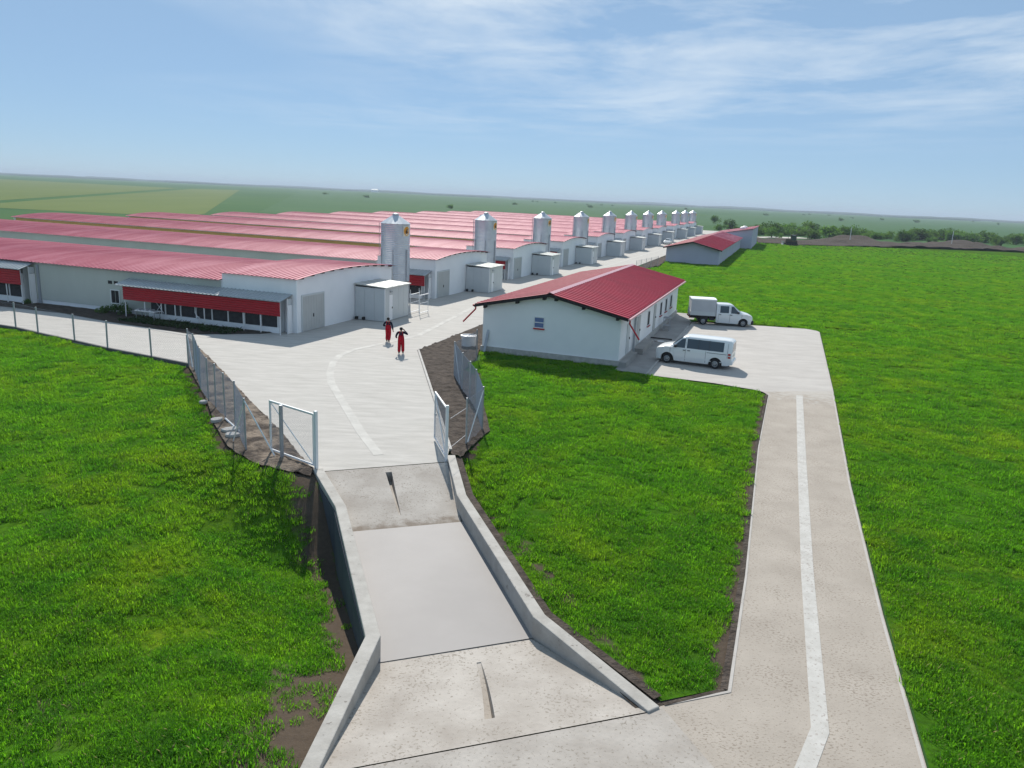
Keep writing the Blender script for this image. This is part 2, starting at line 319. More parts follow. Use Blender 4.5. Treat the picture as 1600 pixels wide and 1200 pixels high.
def segdist(x, y, p, q):
    px, py = q[0]-p[0], q[1]-p[1]; t = max(0, min(1, ((x-p[0])*px+(y-p[1])*py)/(px*px+py*py)))
    return math.hypot(x-p[0]-t*px, y-p[1]-t*py), t
def wallstrip(mb, pts, width, z0, z1):
    """A wall of constant width along a polyline with mitred bends; z1 may vary per point."""
    n = len(pts); L = []; Rr = []
    for i in range(n):
        d0 = (Vector(pts[i])-Vector(pts[i-1])).normalized() if i else None
        d1 = (Vector(pts[i+1])-Vector(pts[i])).normalized() if i < n-1 else None
        n0 = Vector((-d0.y, d0.x)) if d0 else None; n1 = Vector((-d1.y, d1.x)) if d1 else None
        nn = (n0+n1).normalized() if d0 and d1 else (n0 or n1)
        k = width/2/max(.3, nn.dot(n1 or n0)); p = Vector(pts[i]); L.append(p+nn*k); Rr.append(p-nn*k)
    zz = z1 if isinstance(z1, (list, tuple)) else [z1]*n; z00 = z0 if isinstance(z0, (list, tuple)) else [z0]*n
    vs = []
    for i in range(n): vs += [(*L[i], z00[i]), (*Rr[i], z00[i]), (*Rr[i], zz[i]), (*L[i], zz[i])]
    fs = [(0,1,2,3), tuple(4*(n-1)+k for k in (3,2,1,0))]
    for i in range(n-1):
        a, b = 4*i, 4*i+4
        fs += [(a+k, b+k, b+(k+1)%4, a+(k+1)%4) for k in range(4)]
    return mb.add(vs, fs)

# ------------------------------------------------------------------ ground
WALL_L = [(-7.22, 27.55), (-5.57, 24.1), (-3.05, 16.45), (-3.38, 12.2), (-3.75, 7.0)]
WALL_R = [(-2.36, 29.9), (-1.60, 25.6), (0.98, 17.72), (3.35, 14.28)]
PAD_LINE = [(-7.32, 26.9), (-9.68, 27.81), (-11.39, 29.56), (-13.13, 32.59), (-14.82, 36.06), (-18.8, 43.34)]
def dip(x, y):
    """The hollow in the lawn outside the left basin wall: deepest at the gate end, gone at the near bend."""
    if x > 0 or y < 10 or y > 40: return 0.0
    best = 1e9; dep = 0
    for p, q, d0, d1 in ((WALL_L[0], WALL_L[1], 2.1, 2.15), (WALL_L[1], WALL_L[2], 2.15, 0.75), (WALL_L[2], WALL_L[3], 0.75, -0.02)):
        d, t = segdist(x, y, p, q)
        if d < best: best = d; dep = d0+(d1-d0)*t
    pad = min(segdist(x, y, PAD_LINE[i], PAD_LINE[i+1])[0] for i in range(4))
    return -dep*(1-smooth((best-0.75)/6.5))*smooth(pad/4.5)
WORN = [((-3.55, 15.6), (-3.9, 8.0), 1.8, .78), ((-3.5, 16.2), (-6.3, 24.2), .48, .85), ((-6.3, 24.2), (-7.9, 27.2), .6, .8), ((-7.6, 27.2), (-11.3, 29.9), .7, .8), ((-11.3, 29.9), (-18.6, 43.3), .6, .75), ((-6.5, 8.5), (-4.5, 9.0), 2.0, .5), ((3.4, 14.7), (-1.6, 27.5), .2, .7), ((14.6, 43.0), (5.05, 15.3), .22, .9), ((-1.6, 30.5), (-2.2, 45.5), .4, .7), ((-9.5, 13.8), (-8.5, 13.0), 1.1, .25)]
def worn(x, y):
    """How much bare soil shows in the lawn, 0 to 1: along walls, kerbs and the fence foot."""
    v = 0.0
    for p, q, r, a in WORN:
        if abs(x-(p[0]+q[0])/2) > abs(p[0]-q[0])/2+2*r or abs(y-(p[1]+q[1])/2) > abs(p[1]-q[1])/2+2*r: continue
        v = max(v, a*(1-smooth(segdist(x, y, p, q)[0]/(r*1.5))))
    return v
def lawn_z(x, y): return dip(x, y)+0.05*nz(x, y, 0.23)+0.03*nz(x, y, 0.9, 5)-0.02

gx = [-16000, -8000, -4000, -2000, -1000, -500, -250, -120, -60, -30, -16.2, -16, -10, 3, 4.6, 4.8, 10, 30, 60, 120, 250, 500, 1000, 2000, 4000, 8000, 16000]
gy = [-4000, -1000, -300, -100, -30, 0, 6, 10.4, 10.6, 16, 24, 31, 31.2, 40, 60, 90, 150, 250, 400, 700, 1200, 2000, 3500, 6000, 10000, 18000]
mb = MB(); nx = len(gx)
mb.add([(x, y, -3.0 if (-16.1 < x < 4.7 and 10.5 < y < 31.1) else -0.08) for y in gy for x in gx],
       [(j*nx+i, j*nx+i+1, (j+1)*nx+i+1, (j+1)*nx+i) for j in range(len(gy)-1) for i in range(nx-1)])
mb.build('ground', 'farland')['kind'] = 'structure'

YARD = [(-7.02, 27.56), (-2.5, 29.28), (-2.52, 30.75), (-3.81, 37.39), (-6.59, 51.51), w(60, -9.85), w(100, -9.7), w(160, -9.3), w(300, -8.5), w(300, 8), w(-0.4, 8), w(-0.4, 75), w(-7.6, 62), w(-8.6, 30), w(-9.06, 16.5), w(-10.66, 8.97), (-18.94, 43.69), (-14.9, 36.9), (-12.97, 33.0), (-10.4, 29.0), (-8.6, 28.0)]
sheet('yard', YARD, 'yard_concrete', 0.0, 6)
SOIL_L = [(-18.94, 43.6), (-22.42, 51.84), (-18.9, 46.4), (-16.33, 42.25), (-13.38, 37.39), (-10.12, 32.24), (-7.83, 28.2), (-7.40, 27.65), (-7.34, 26.9), (-9.68, 27.85), (-11.39, 29.56), (-13.13, 32.59), (-14.82, 36.06)]
def soil_z(x, y): return 0.03+0.10*abs(nz(x, y, 1.1))+0.10*max(0, nz(x, y, 2.9, 3))+0.06*abs(nz(x, y, 6.3, 9))
sheet('soil_strip', SOIL_L, 'pale_soil', soil_z, 0.16)
SOIL_R = [(-2.40, 30.2), (-2.38, 30.75), (-3.66, 37.39), (-6.42, 51.45), w(12.5, -10.0), w(13, -13.8), w(1.2, -13.9), (-2.4, 49.5), (-3.0, 46.0), (-2.0, 44), (-1.4, 38), (-0.9, 33.6), (-1.6, 31.2), (-1.95, 29.6)]
sheet('soil_strip', SOIL_R, 'soil', soil_z, 0.16)
SOIL_H = [w(-0.05, 75), w(-0.05, 1.2), w(-1.6, 2.0), w(-4.3, 5.6), w(-3.7, 13.6), w(-2.74, 19.4), w(-2.96, 26), w(-3.2, 75)]
sheet('soil_strip', SOIL_H, 'soil', lambda x, y: 0.025+0.05*abs(nz(x, y, 1.3))+0.03*abs(nz(x, y, 3.7)), 0.6)
sheet('soil_strip', [w(100, -10.05), w(84, -10.4), w(78, -11.6), w(84, -13.1), w(97, -12.3), w(110, -12), w(118, -10.1)], 'soil', lambda x, y: 0.05+0.5*abs(nz(x, y, 0.35)), 0.8)
# fringe of bare soil along the lawn edges
MID = [(-2.2, 49.6), w(1.35, -13.9), w(1.35, -23.6), w(0.15, -23.6), w(-0.05, -25.8), (12.2, 45.6), (14.3, 44.35), (14.75, 43.5), (11.05, 33.06), (7.0, 20.7), (5.05, 15.2), (3.55, 14.62), (1.25, 17.85), (-1.33, 25.7), (-2.15, 29.9), (-1.6, 31.2), (-0.9, 33.6), (-1.4, 38), (-2.0, 44), (-2.7, 47.5)]
sheet('lawn', MID, 'lawn_base', lawn_z, 0.6, mask=worn)
LEFT = [(-7.36, 27.5), (-7.36, 26.95), (-9.68, 27.87), (-11.39, 29.6), (-13.13, 32.62), (-14.82, 36.1), (-18.9, 43.5), w(-10.72, 8.97), w(-9.14, 16.5), w(-8.68, 30), w(-7.7, 62), w(-7.0, 80), (-120, 74), (-120, 4), (-3.9, 4), (-3.93, 7.0), (-3.56, 12.2), (-3.25, 16.42), (-5.75, 24.0)]
sheet('lawn', LEFT, 'lawn_base', lawn_z, 0.8, mask=worn)
RIGHT = [(5.2, 3), (8.55, 12.93), (10.38, 18.79), (13.65, 28.64), (19.4, 45.1), (27.35, 68.2), (26.6, 69.6), (21.87, 70.3), (16.4, 72.0), w(24.6, -25.65), w(30, -25.6), w(30, -23.6), w(29.2, -13.9), w(13, -10.3), w(60, -9.95), w(78, -11.6), w(84, -13.1), w(97, -12.3), w(150, -9.4), w(203, -9.1), (78, 252), (83, 236), (105, 250), (125, 264), (156, 272), (177, 272), (260, 270), (400, 240), (200, 60), (120, 3)]
sheet('lawn', RIGHT, 'lawn_base', lambda x, y: 0.06*nz(x, y, 0.12)+0.03*nz(x, y, 0.7, 5)-0.02 if y < 120 else -0.02, 4.0)

# entrance: ramps with drain slots, basin floor, apron, side road
def lerp2(q, s, t):
    a = Vector(q[0]).lerp(Vector(q[1]), s); b = Vector(q[3]).lerp(Vector(q[2]), s); return a.lerp(b, t)
def ramp(name, q, s_top, s_bot, t0, t1, w_top, w_bot):
    """q: top-left, top-right, bottom-right, bottom-left. A slot is cut along it, its floor level."""
    ts = sorted(set([0, t0-.002, t0, t1, t1+.002, 1]+[i/14 for i in range(15)])); mb = MB(); rows = []
    zfl = lerp2(q, .5, t1).z-0.02
    for t in ts:
        k = min(1, max(0, (t-t0)/(t1-t0))); sc = s_top+(s_bot-s_top)*k; hw = (w_top+(w_bot-w_top)*k)/2
        row = []
        for s in [0, .12, .25, .37, sc-hw-.003, sc-hw, sc+hw, sc+hw+.003, .63, .75, .88, 1]:
            p = lerp2(q, s, t)
            inn = abs(s-sc) <= hw+1e-6 and t0 <= t <= t1
            row.append((p.x, p.y, min(p.z, zfl) if inn else p.z))
        rows.append(row)
    n = len(rows[0])
    mb.add([p for r in rows for p in r], [(j*n+i, j*n+i+1, (j+1)*n+i+1, (j+1)*n+i) for j in range(len(rows)-1) for i in range(n-1)])
    o = mb.build(name, 'ramp_concrete'); o['kind'] = 'structure'; return o
ramp('ramp', [(-7.02, 27.50, 0.0), (-2.45, 29.22, 0.0), (-1.50, 24.5, -0.5), (-5.02, 23.3, -0.5)], .50, .47, .10, .80, .045, .012)
ramp('ramp', [(-3.28, 11.98, 0.0), (3.25, 14.25, 0.0), (0.80, 17.62, -0.5), (-2.90, 16.3, -0.5)], .515, .585, .20, .80, .030, .020)
sheet('basin', [(-5.10, 23.35), (-1.42, 24.6), (0.84, 17.6), (-2.95, 16.2)], 'screed', -0.47)
sheet('apron', [(-3.30, 11.94), (3.25, 14.21), (3.53, 14.45), (4.33, 12.42), (4.63, 3), (-3.8, 3)], 'ramp_concrete', 0.0)
ROAD = [(3.53, 14.45), (5.10, 15.04), (7.04, 20.63), (11.15, 33.06), (14.85, 43.5), (14.75, 44.05), (19.34, 45.0), (13.57, 28.64), (10.31, 18.79), (8.48, 12.93), (5.1, 3), (4.63, 3), (4.33, 12.42)]
sheet('road', ROAD, 'road_concrete', 0.0, 5)
sheet('parking_area', [(12.3, 45.7), (14.4, 44.45), (14.75, 44.05), (19.34, 45.0), (27.2, 68.0), (27.2, 68.8), (26.5, 69.5), (21.87, 70.2), (16.3, 71.9), w(24.5, -25.70), w(21.6, -25.75), w(0.0, -25.75)], 'parking_concrete', 0.0, 5)
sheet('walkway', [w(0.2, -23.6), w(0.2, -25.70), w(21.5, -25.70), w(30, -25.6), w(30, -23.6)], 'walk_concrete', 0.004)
sheet('soil_edge', [(3.0, 14.3), (3.9, 14.35), (4.1, 14.9), (3.4, 15.4), (2.7, 14.9)], 'soil', -0.025)
sheet('soil_edge', [(-7.6, 27.9), (-6.9, 27.9), (-6.9, 27.2), (-7.6, 27.2)], 'soil', -0.03)
def strip(name, pts, wd, m, z):
    mb = MB(); wallstrip(mb, pts, wd, z-0.003, z); o = mb.build(name, m); o['kind'] = 'structure'; return o
strip('painted_line', [(16.76, 43.5), (12.6, 31.4), (9.0, 20.82), (6.75, 13.9), (5.9, 12.55), (4.6, 10.8)], 0.36, 'line_paint', 0.008)
curve = [(-5.3, 29.7), (-6.6, 32.6), (-8.9, 38.4), (-10.0, 41.2), (-10.6, 43.4), (-11.1, 46.2), (-11.2, 48.6), (-10.7, 50.6), (-9.3, 53.1), (-7.2, 57.0), w(20.7, -5.5), w(60, -5.55), w(108, -5.6), w(216, -6.5)]
strip('painted_line', curve, 0.42, 'faint_line', 0.008)
strip('road_edge', [(14.92, 43.4), (11.22, 33.04), (7.12, 20.62), (5.17, 15.06), (3.62, 14.5)], 0.07, 'parking_concrete', 0.012)
strip('road_edge', [(27.12, 68.0), (19.28, 45.02), (13.51, 28.65), (10.25, 18.80), (8.42, 12.95), (5.3, 3.8)], 0.07, 'parking_concrete', 0.012)
strip('soil_edge', [(14.80, 43.3), (11.10, 33.0), (7.02, 20.66), (5.06, 15.14)], 0.16, 'soil', 0.012)
strip('soil_edge', [(5.06, 15.12), (3.6, 14.5)], 0.10, 'soil', 0.014)
strip('soil_edge', [(3.5, 14.68), (1.2, 17.95), (-1.32, 25.8), (-2.02, 29.7)], 0.24, 'soil', 0.05)
kb = MB(); wallstrip(kb, [(-2.45, 30.75), (-3.73, 37.39), (-6.50, 51.47)], 0.13, -0.05, 0.05)
tag(kb.build('kerb', 'stone'), kind='structure')
kb = MB(); wallstrip(kb, [(-6.44, 51.52), w(12, -9.95), w(14, -9.95)], 0.16, -0.05, 0.07); tag(kb.build('kerb', 'stone'), kind='structure')
kb = MB(); wallstrip(kb, [w(-0.1, -25.73), w(21.6, -25.73)], 0.12, -0.05, 0.09); tag(kb.build('kerb', 'stone'), kind='structure')

# far fields
sheet('field', [(-100, 235), (-107, 266), (-450, 1263), (-448, 1075), (-181, 272), (-160, 235)], 'light_field', -0.03)
sheet('field', [(-190, 275), (-470, 1082), (-788, 1192), (-1500, 1500), (-900, 420), (-230, 250)], 'light_field', -0.03)
sheet('field', [(95, 420), (130, 480), (420, 560), (1200, 1000), (2600, 2600), (700, 1750), (300, 1100), (130, 650)], 'crop_field', -0.03)
sheet('field', [(-100, 300), (60, 420), (110, 900), (80, 1600), (-420, 1500)], 'crop_field', -0.04)
sheet('far_road', [(84, 288), (88, 284), (112, 300), (110, 308), (96, 300)], 'pale_strip', 0.03)

# ------------------------------------------------------------------ basin walls
def mesh_wall(name, pts, wd, z0, z1, label):
    mb = MB(); wallstrip(mb, pts, wd, z0, z1); o = mb.build(name, 'wall_concrete'); bevel(o, 0.025, 2)
    return tag(o, label, 'retaining wall')
mesh_wall('retaining_wall', WALL_L, 0.36, [-2.6, -2.6, -1.2, -0.8, -0.5], 0.10, 'concrete wall left of the entrance ramp, its outer face dropping into a hollow in the lawn')
wl_ = bpy.data.objects['retaining_wall']
mb = MB(); wallstrip(mb, [(-7.42, 27.46), (-5.765, 24.03), (-3.245, 16.42)], .02, [-2.6, -2.6, -1.2], [-.12, -.06, -.05]); mb.build('outer_shade', 'wall_shade', wl_)  # added dark slab that paints shade onto the wall's outer face
mesh_wall('retaining_wall', WALL_R, 0.34, -0.8, [0.08, 0.10, 0.10, 0.05], 'low concrete wall right of the entrance ramp, along the middle lawn')

# ------------------------------------------------------------------ poultry houses
PITCH = 23.6; N_HOUSE = 11
def row_a(n): return PITCH*n+(7.0 if n > 7 else 0.0)
def loc3(p, z=0): return (p[0], p[1], z)
ORD = ['nearest', 'second', 'third', 'fourth', 'fifth', 'sixth', 'seventh', 'eighth', 'ninth', 'tenth', 'farthest']
W, LEN, FR = 14.4, 87.0, 6.5
def arch(x, ze, rise, x0=0.0, x1=W):
    c = (x0+x1)/2; return ze+rise*(1-((x-c)/((x1-x0)/2))**2)
def ribbed(mb, xs, zf, y0, y1, per=0.40, top=0.055, h=0.045, thick=0.03):
    """Profiled sheet: ribs run along x, repeat along y."""
    ys = []; y = y0
    while y < y1-per*.5: ys += [(y, 0), (y+per-2.2*top, 0), (y+per-1.6*top, h), (y+per-.6*top, h)]; y += per
    ys += [(y, 0)]
    n = len(ys); k = len(xs)
    vs = [(x, yy, zf(x)+dz) for x in xs for yy, dz in ys]
    fs = [(i*n+j, (i+1)*n+j, (i+1)*n+j+1, i*n+j+1) for i in range(k-1) for j in range(n-1)]
    mb.add(vs, fs)
    # underside and edge strips give the sheet a thickness
    yA, yB = ys[0][0], ys[-1][0]
    low = [(x, yy, zf(x)-thick) for x in xs for yy in (yA, yB)]
    mb.add(low, [(2*i, 2*i+1, 2*i+3, 2*i+2) for i in range(k-1)])
    for xx in (xs[0], xs[-1]): mb.add([(xx, yA, zf(xx)-thick), (xx, yB, zf(xx)-thick), (xx, yB, zf(xx)), (xx, yA, zf(xx))], [(0,1,2,3)])
    return yB
def lin(a, b, n): return [a+(b-a)*i/n for i in range(n+1)]
def block(mb, y0, y1, ze, rise, drop=0.05):
    prof = [(0, 0)]+[(x, arch(x, ze, rise)-drop) for x in lin(0, W, 10)]+[(W, 0)]
    return mb.prism([(x, y0, z) for x, z in prof], (0, y1-y0, 0))
house = empty('poultry_house', loc3(w(0, 0)), ROT)
mb = MB(); block(mb, FR+.02, LEN, 3.45, 0.58); mb.build('main_wall', 'house_white', house)
mb = MB(); block(mb, 0, FR, 3.96, 0.42); mb.build('front_wall', 'house_white', house)
mb = MB(); ribbed(mb, lin(-.35, W+.35, 12), lambda x: arch(x, 3.45, 0.58, -.35, W+.35), FR+.03, LEN+.3); mb.build('main_roof', 'house_roof', house)
mb = MB(); ribbed(mb, lin(-.25, W+.25, 12), lambda x: arch(x, 3.98, .42, -.25, W+.25), -.3, FR+.12); mb.build('front_roof', 'house_roof', house)
for i in range(11):                                     # purlin ends under the front roof edge
    x = .5+i*(W-1)/10
    MB().box(-.13, 0, -.09, .13, .26, 0).build('purlin_end', 'dark', house, loc=(x, -.27, arch(x, 3.98, .42, -.25, W+.25)-.035))
MB().box(-.05, FR+.1, .35, 0, LEN-.35, 3.32).build('side_wall', 'side_grey', house)
MB().box(-.06, LEN-.3, 0, -.003, LEN+.02, 3.36).build('corner_post', 'house_white', house)
dr = MB().box(.68, -.05, .02, 3.46, -.003, 2.62).build('door', 'door_grey', house)
fr = MB().box(.58, -.08, .02, .68, -.003, 2.74).box(3.46, -.08, .02, 3.56, -.003, 2.74).box(.68, -.08, 2.62, 3.46, -.003, 2.74)
fr.build('door_frame', 'cabin_panel', dr)
for x in lin(.78, 3.16, 7): MB().box(x, -.058, .04, x+.2, -.05, 2.60).build('door_panel', 'door_grey', dr)
MB().box(2.02, -.10, 1.0, 2.1, -.058, 1.25).build('handle', 'dark', dr)
MB().tube((-.12, -.12, .05), (-.12, -.12, 3.9), .06, 8).build('downpipe', 'house_white', house)

def make_awning(parent, y0, full=True):
    """Grey roofed lean-to along the side wall with a red fascia; built at y0 on the house."""
    mb = MB(); ribbed(mb, [-1.5, 0.0], lambda x: 2.84+.25*x, 0, 15.0, per=.36, top=.05); aw = mb.build('awning', 'grey_roof', parent, loc=(0, y0, 0))
    mb = MB(); nst = 6
    for k in range(nst):                                # each profiled strip of the fascia
        z = 1.36+k*1.02/nst
        MB().prism([(-1.30, .2, z), (-1.335, .2, z+.03), (-1.335, .2, z+.13), (-1.30, .2, z+.165), (-1.27, .2, z+.165), (-1.27, .2, z)], (0, 14.3, 0)).build('fascia_strip', 'red_sheet', aw)
    for y in (.22, 1.9, 3.4, 6.9, 9.6, 10.9, 12.5, 14.4):
        MB().box(-1.25, y, 0, -1.19, y+.06, 2.5).build('post', 'white_metal', aw)
    MB().box(-.78, .7, .01, -.62, 12.6, .42).build('low_wall', 'house_white', aw)
    for i in range(8):
        y = .85+i*1.46
        MB().box(-.70, y, .43, -.60, y+1.36, 1.22).build('cooling_pad', 'pad', aw)
        MB().box(-.70, y, 1.27, -.60, y+1.36, 2.05).build('cooling_pad', 'dark', aw)
        MB().box(-.76, y-.1, .42, -.6, y-.01, 2.1).build('mullion', 'white_metal', aw)
    MB().box(-.60, .7, .02, -.06, .74, 2.55).build('end_panel', 'cabin_panel', aw)
    MB().box(-.60, .02, .02, -.10, .06, 2.1).build('door', 'white_wall', aw)
    MB().box(-.60, .02, 2.14, -.10, .06, 2.55).build('door_vent', 'cabin_panel', aw)
    MB().box(-.66, 0, 0, -.60, .07, 2.6).build('door_post', 'white_metal', aw)
    MB().path([(-.9, 8.05, 2.5), (-.9, 8.05, .9), (-1.0, 7.8, .6), (-1.0, 7.6, .55), (-1.0, 7.6, .05)], .045, 7).build('downpipe', 'white_metal', aw)
    MB().path([(-.72, 12.0, .5), (-.72, 11.2, 1.4)], .025).path([(-.72, 11.2, .5), (-.72, 12.0, 1.4)], .025).build('cross_brace', 'white_metal', aw)
    MB().box(-.09, 12.8, .05, -.003, 14.6, 2.2).build('side_panel', 'side_grey', aw)
    return aw
make_awning(house, .3)
houses = [house]
CHILD_SKIP = {3: ('downpipe', 'handle', 'cross_brace', 'door_vent'), 6: ('downpipe', 'handle', 'cross_brace', 'door_vent', 'mullion', 'cooling_pad', 'purlin_end', 'door_panel')}
for n in range(1, N_HOUSE):
    h = copy_tree(house, None, CHILD_SKIP[6] if n > 5 else CHILD_SKIP[3] if n > 2 else ())
    h.location = loc3(w(row_a(n), 0)); houses.append(h)
for n, h in enumerate(houses):
    side = 'pale grey' if n < 2 else 'ochre' if n < 5 else 'bluish grey'
    tag(h, f'{ORD[n]} long white poultry house with pink-red arched roof and {side} side wall', 'poultry house', 'long poultry houses in a row')
    if n >= 2:
        for c in h.children:
            if c.name.startswith('side_wall'):
                c.data = c.data.copy(); c.data.materials[0] = MAT['side_ochre' if n < 5 else 'side_blue']
make_awning(house, 25.3).scale = (1, 1, 1.18)
# windows and vents on the nearest house's side wall
def wall_window(parent, x, y0, y1, z0, z1, panes=2):
    f = MB().box(x-.05, y0-.07, z0-.07, x, y1+.07, z0).box(x-.05, y0-.07, z1, x, y1+.07, z1+.07).box(x-.05, y0-.07, z0, x, y0, z1).box(x-.05, y1, z0, x, y1+.07, z1).build('window', 'white_metal', parent)
    g = (y1-y0)/panes
    for i in range(panes): MB().box(x-.03, y0+i*g+.035, z0+.01, x-.004, y0+(i+1)*g-.035, z1-.01).build('pane', 'dark', f)
wall_window(house, -.053, 16.5, 17.3, .75, 1.75)
for k in range(3): MB().box(-.07, 15.95+k*.6, 2.25, -.052, 16.35+k*.6, 2.5).build('vent', 'dark', house)
MB().box(-.14, 24.85, 0, -.052, 25.1, 3.2).build('pilaster', 'side_blue', house)
for k in range(9):
    MB().box(-.075, 14.0+k*4.6, 2.12, -.052, 15.0+k*4.6, 2.34).build('vent', 'dark', houses[1])

# ------------------------------------------------------------------ feed silos
silo = empty('feed_silo', loc3(w(19.3, 2.2)), ROT)
prof = []; z = 2.15
while z < 7.46:
    prof += [(1.385, z), (1.355, z+.085)]; z += .17
prof.append((1.385, 7.5))
MB().lathe(prof, 28, caps=False).build('body', 'galv', silo)
mb = MB()
vs = []; n = 16
for i in range(2*n):                                    # roof of radial pans with raised seams
    t = math.pi*i/n; r = 1.43; up = .05 if i % 2 else 0
    vs += [(r*math.cos(t), r*math.sin(t), 7.47+up*.4), (.27*math.cos(t), .27*math.sin(t), 8.24+up*.3)]
mb.add(vs, [(2*i, 2*((i+1) % (2*n)), 2*((i+1) % (2*n))+1, 2*i+1) for i in range(2*n)]); rf = mb.build('roof', 'galv', silo)
MB().lathe([(.30, 8.2), (.30, 8.36), (.20, 8.42), (.02, 8.44)], 16).build('cap', 'galv', rf)
MB().lathe([(1.38, 2.15), (.28, .75), (.28, .55)], 24, caps=False).build('hopper', 'galv', silo)
for i in range(6):
    t = 2*math.pi*(i+.3)/6; c, s_ = math.cos(t), math.sin(t)
    MB().tube((1.43*c, 1.43*s_, 0), (1.43*c, 1.43*s_, 5.1), .05, 5).build('leg', 'galv_post', silo)
tl = R(58)                                              # fill pipe up the side and bent along the roof
MB().path([(1.62*math.cos(tl), 1.62*math.sin(tl), 1.2), (1.62*math.cos(tl), 1.62*math.sin(tl), 7.35), (1.15*math.cos(tl), 1.15*math.sin(tl), 7.95), (.75*math.cos(tl), .75*math.sin(tl), 8.05), (.5*math.cos(tl), .5*math.sin(tl), 8.05)], .07, 8).build('fill_pipe', 'galv_post', silo)
tl = R(-122+180+60)
lad = MB()
for d in (-.16, .16):
    lad.tube((1.52*math.cos(tl)-d*math.sin(tl), 1.52*math.sin(tl)+d*math.cos(tl), .3), (1.52*math.cos(tl)-d*math.sin(tl), 1.52*math.sin(tl)+d*math.cos(tl), 7.5), .02, 4)
for k in range(22):
    z = .5+k*.32; lad.tube((1.52*math.cos(tl)+.16*math.sin(tl), 1.52*math.sin(tl)-.16*math.cos(tl), z), (1.52*math.cos(tl)-.16*math.sin(tl), 1.52*math.sin(tl)+.16*math.cos(tl), z), .014, 4)
lad.build('ladder', 'galv_post', silo)
tb = R(-104)                                            # feed maker's plate, bent to the shell
def bent(name, m, u0, u1, z0, z1, r, parent):
    k = 6; vs = []
    for i in range(k+1):
        t = tb+(u0+(u1-u0)*i/k)/r
        vs += [(r*math.cos(t), r*math.sin(t), z0), (r*math.cos(t), r*math.sin(t), z1)]
    return MB().add(vs, [(2*i, 2*i+2, 2*i+3, 2*i+1) for i in range(k)]).build(name, m, parent)
pl = bent('badge', 'badge_white', -.42, .42, 6.35, 7.3, 1.40, silo)
vs = []; k = 20
for i in range(k): vs.append((tb+.36*math.cos(2*math.pi*i/k)/1.412, 6.83+.42*math.sin(2*math.pi*i/k)))
MB().add([(1.412*math.cos(t), 1.412*math.sin(t), z) for t, z in vs], [tuple(range(k))]).build('emblem', 'badge_orange', pl)
MB().add([(1.42*math.cos(tb+u/1.42), 1.42*math.sin(tb+u/1.42), z) for u, z in ((-.12, 6.62), (.05, 6.58), (.2, 6.75), (.1, 6.85), (.16, 7.02), (.02, 7.06), (-.05, 6.9), (-.18, 6.86))], [tuple(range(8))]).build('mark', 'badge_dark', pl)
silos = [silo]
for n in range(1, N_HOUSE):
    s = copy_tree(silo, None, ('mark',) if n > 2 else ())
    s.location = loc3(w(row_a(n)+19.3, 2.2)); s.rotation_euler = (0, 0, ROT+R([0, 4, -5, 8, -3, 5, 0, -6, 4, 2, -4][n])); silos.append(s)
for n, s in enumerate(silos):
    t = 'nearest and largest-looking galvanized feed silo, orange emblem on its shell' if n == 0 else f'{ORD[n]} galvanized feed silo along the row, beyond the {ORD[n] if n < 10 else "last"} poultry house'
    tag(s, t, 'silo', 'galvanized feed silos')

# ------------------------------------------------------------------ panel cabins at the house ends
cab = empty('panel_cabin', loc3(w(8.1, 0)), ROT)
CW, CD, CHt = 4.15, 2.8, 2.72
MB().box(.03, -CD+.03, .02, CW-.03, -.06, CHt-.03).build('core', 'cabin_panel', cab)
for i in range(3): MB().box(0, -CD+.06+i*.9, .05, .03, -CD+.06+i*.9+.885, CHt).build('side_panel', 'cabin_panel', cab)
for x0, x1 in ((.08, .72), (1.36, 2.35), (2.37, 3.3), (3.32, CW-.06)): MB().box(x0, -CD, .05, x1, -CD+.03, CHt).build('front_panel', 'cabin_panel', cab)
MB().box(-.015, -CD-.015, .02, .07, -CD+.05, CHt).build('corner_trim', 'white_metal', cab)
MB().box(CW-.05, -CD-.015, .02, CW+.015, -CD+.05, CHt).build('corner_trim', 'white_metal', cab)
MB().box(.74, -CD, 2.15, 1.34, -CD+.03, CHt).build('door_head', 'cabin_panel', cab)
d = MB().box(.76, -CD-.01, .06, 1.33, -CD+.02, 2.13).build('door', 'white_wall', cab)
MB().box(1.22, -CD-.06, 1.0, 1.27, -CD-.01, 1.14).build('handle', 'dark', d)
MB().box(.85, -CD-.12, 2.36, 1.15, -CD-.001, 2.45).build('wall_lamp', 'galv_post', cab)
rf = MB().add([(-.12, -CD-.2, 2.76), (CW+.15, -CD-.2, 2.76), (CW+.15, -.003, 2.92), (-.12, -.003, 2.92), (-.12, -CD-.2, 2.84), (CW+.15, -CD-.2, 2.84), (CW+.15, -.003, 3.0), (-.12, -.003, 3.0)],
     [(3,2,1,0),(4,5,6,7),(0,1,5,4),(1,2,6,5),(2,3,7,6),(3,0,4,7)]).build('roof', 'cabin_roof', cab)
for x in (1.0, 2.1, 3.2): MB().add([(x, -CD-.2, 2.843), (x+.03, -CD-.2, 2.843), (x+.03, -.01, 3.003), (x, -.01, 3.003), (x, -CD-.2, 2.865), (x+.03, -CD-.2, 2.865), (x+.03, -.01, 3.025), (x, -.01, 3.025)], [(4,5,6,7),(0,1,5,4),(1,2,6,5),(3,0,4,7)]).build('seam', 'cabin_roof', rf)
for y in (-.35, -1.0): MB().box(-.28, y, .05, 0, y+.16, .28).build('vent', 'dark', cab)
cabs = [cab]
for n in range(1, N_HOUSE):
    c = copy_tree(cab, None, ('seam', 'vent', 'handle', 'wall_lamp') if n > 3 else ()); c.location = loc3(w(row_a(n)+8.1, 0)); cabs.append(c)
for n, c in enumerate(cabs):
    tag(c, f'light grey panel cabin with white door against the end wall of the {ORD[n]} poultry house', 'cabin', 'grey panel cabins')

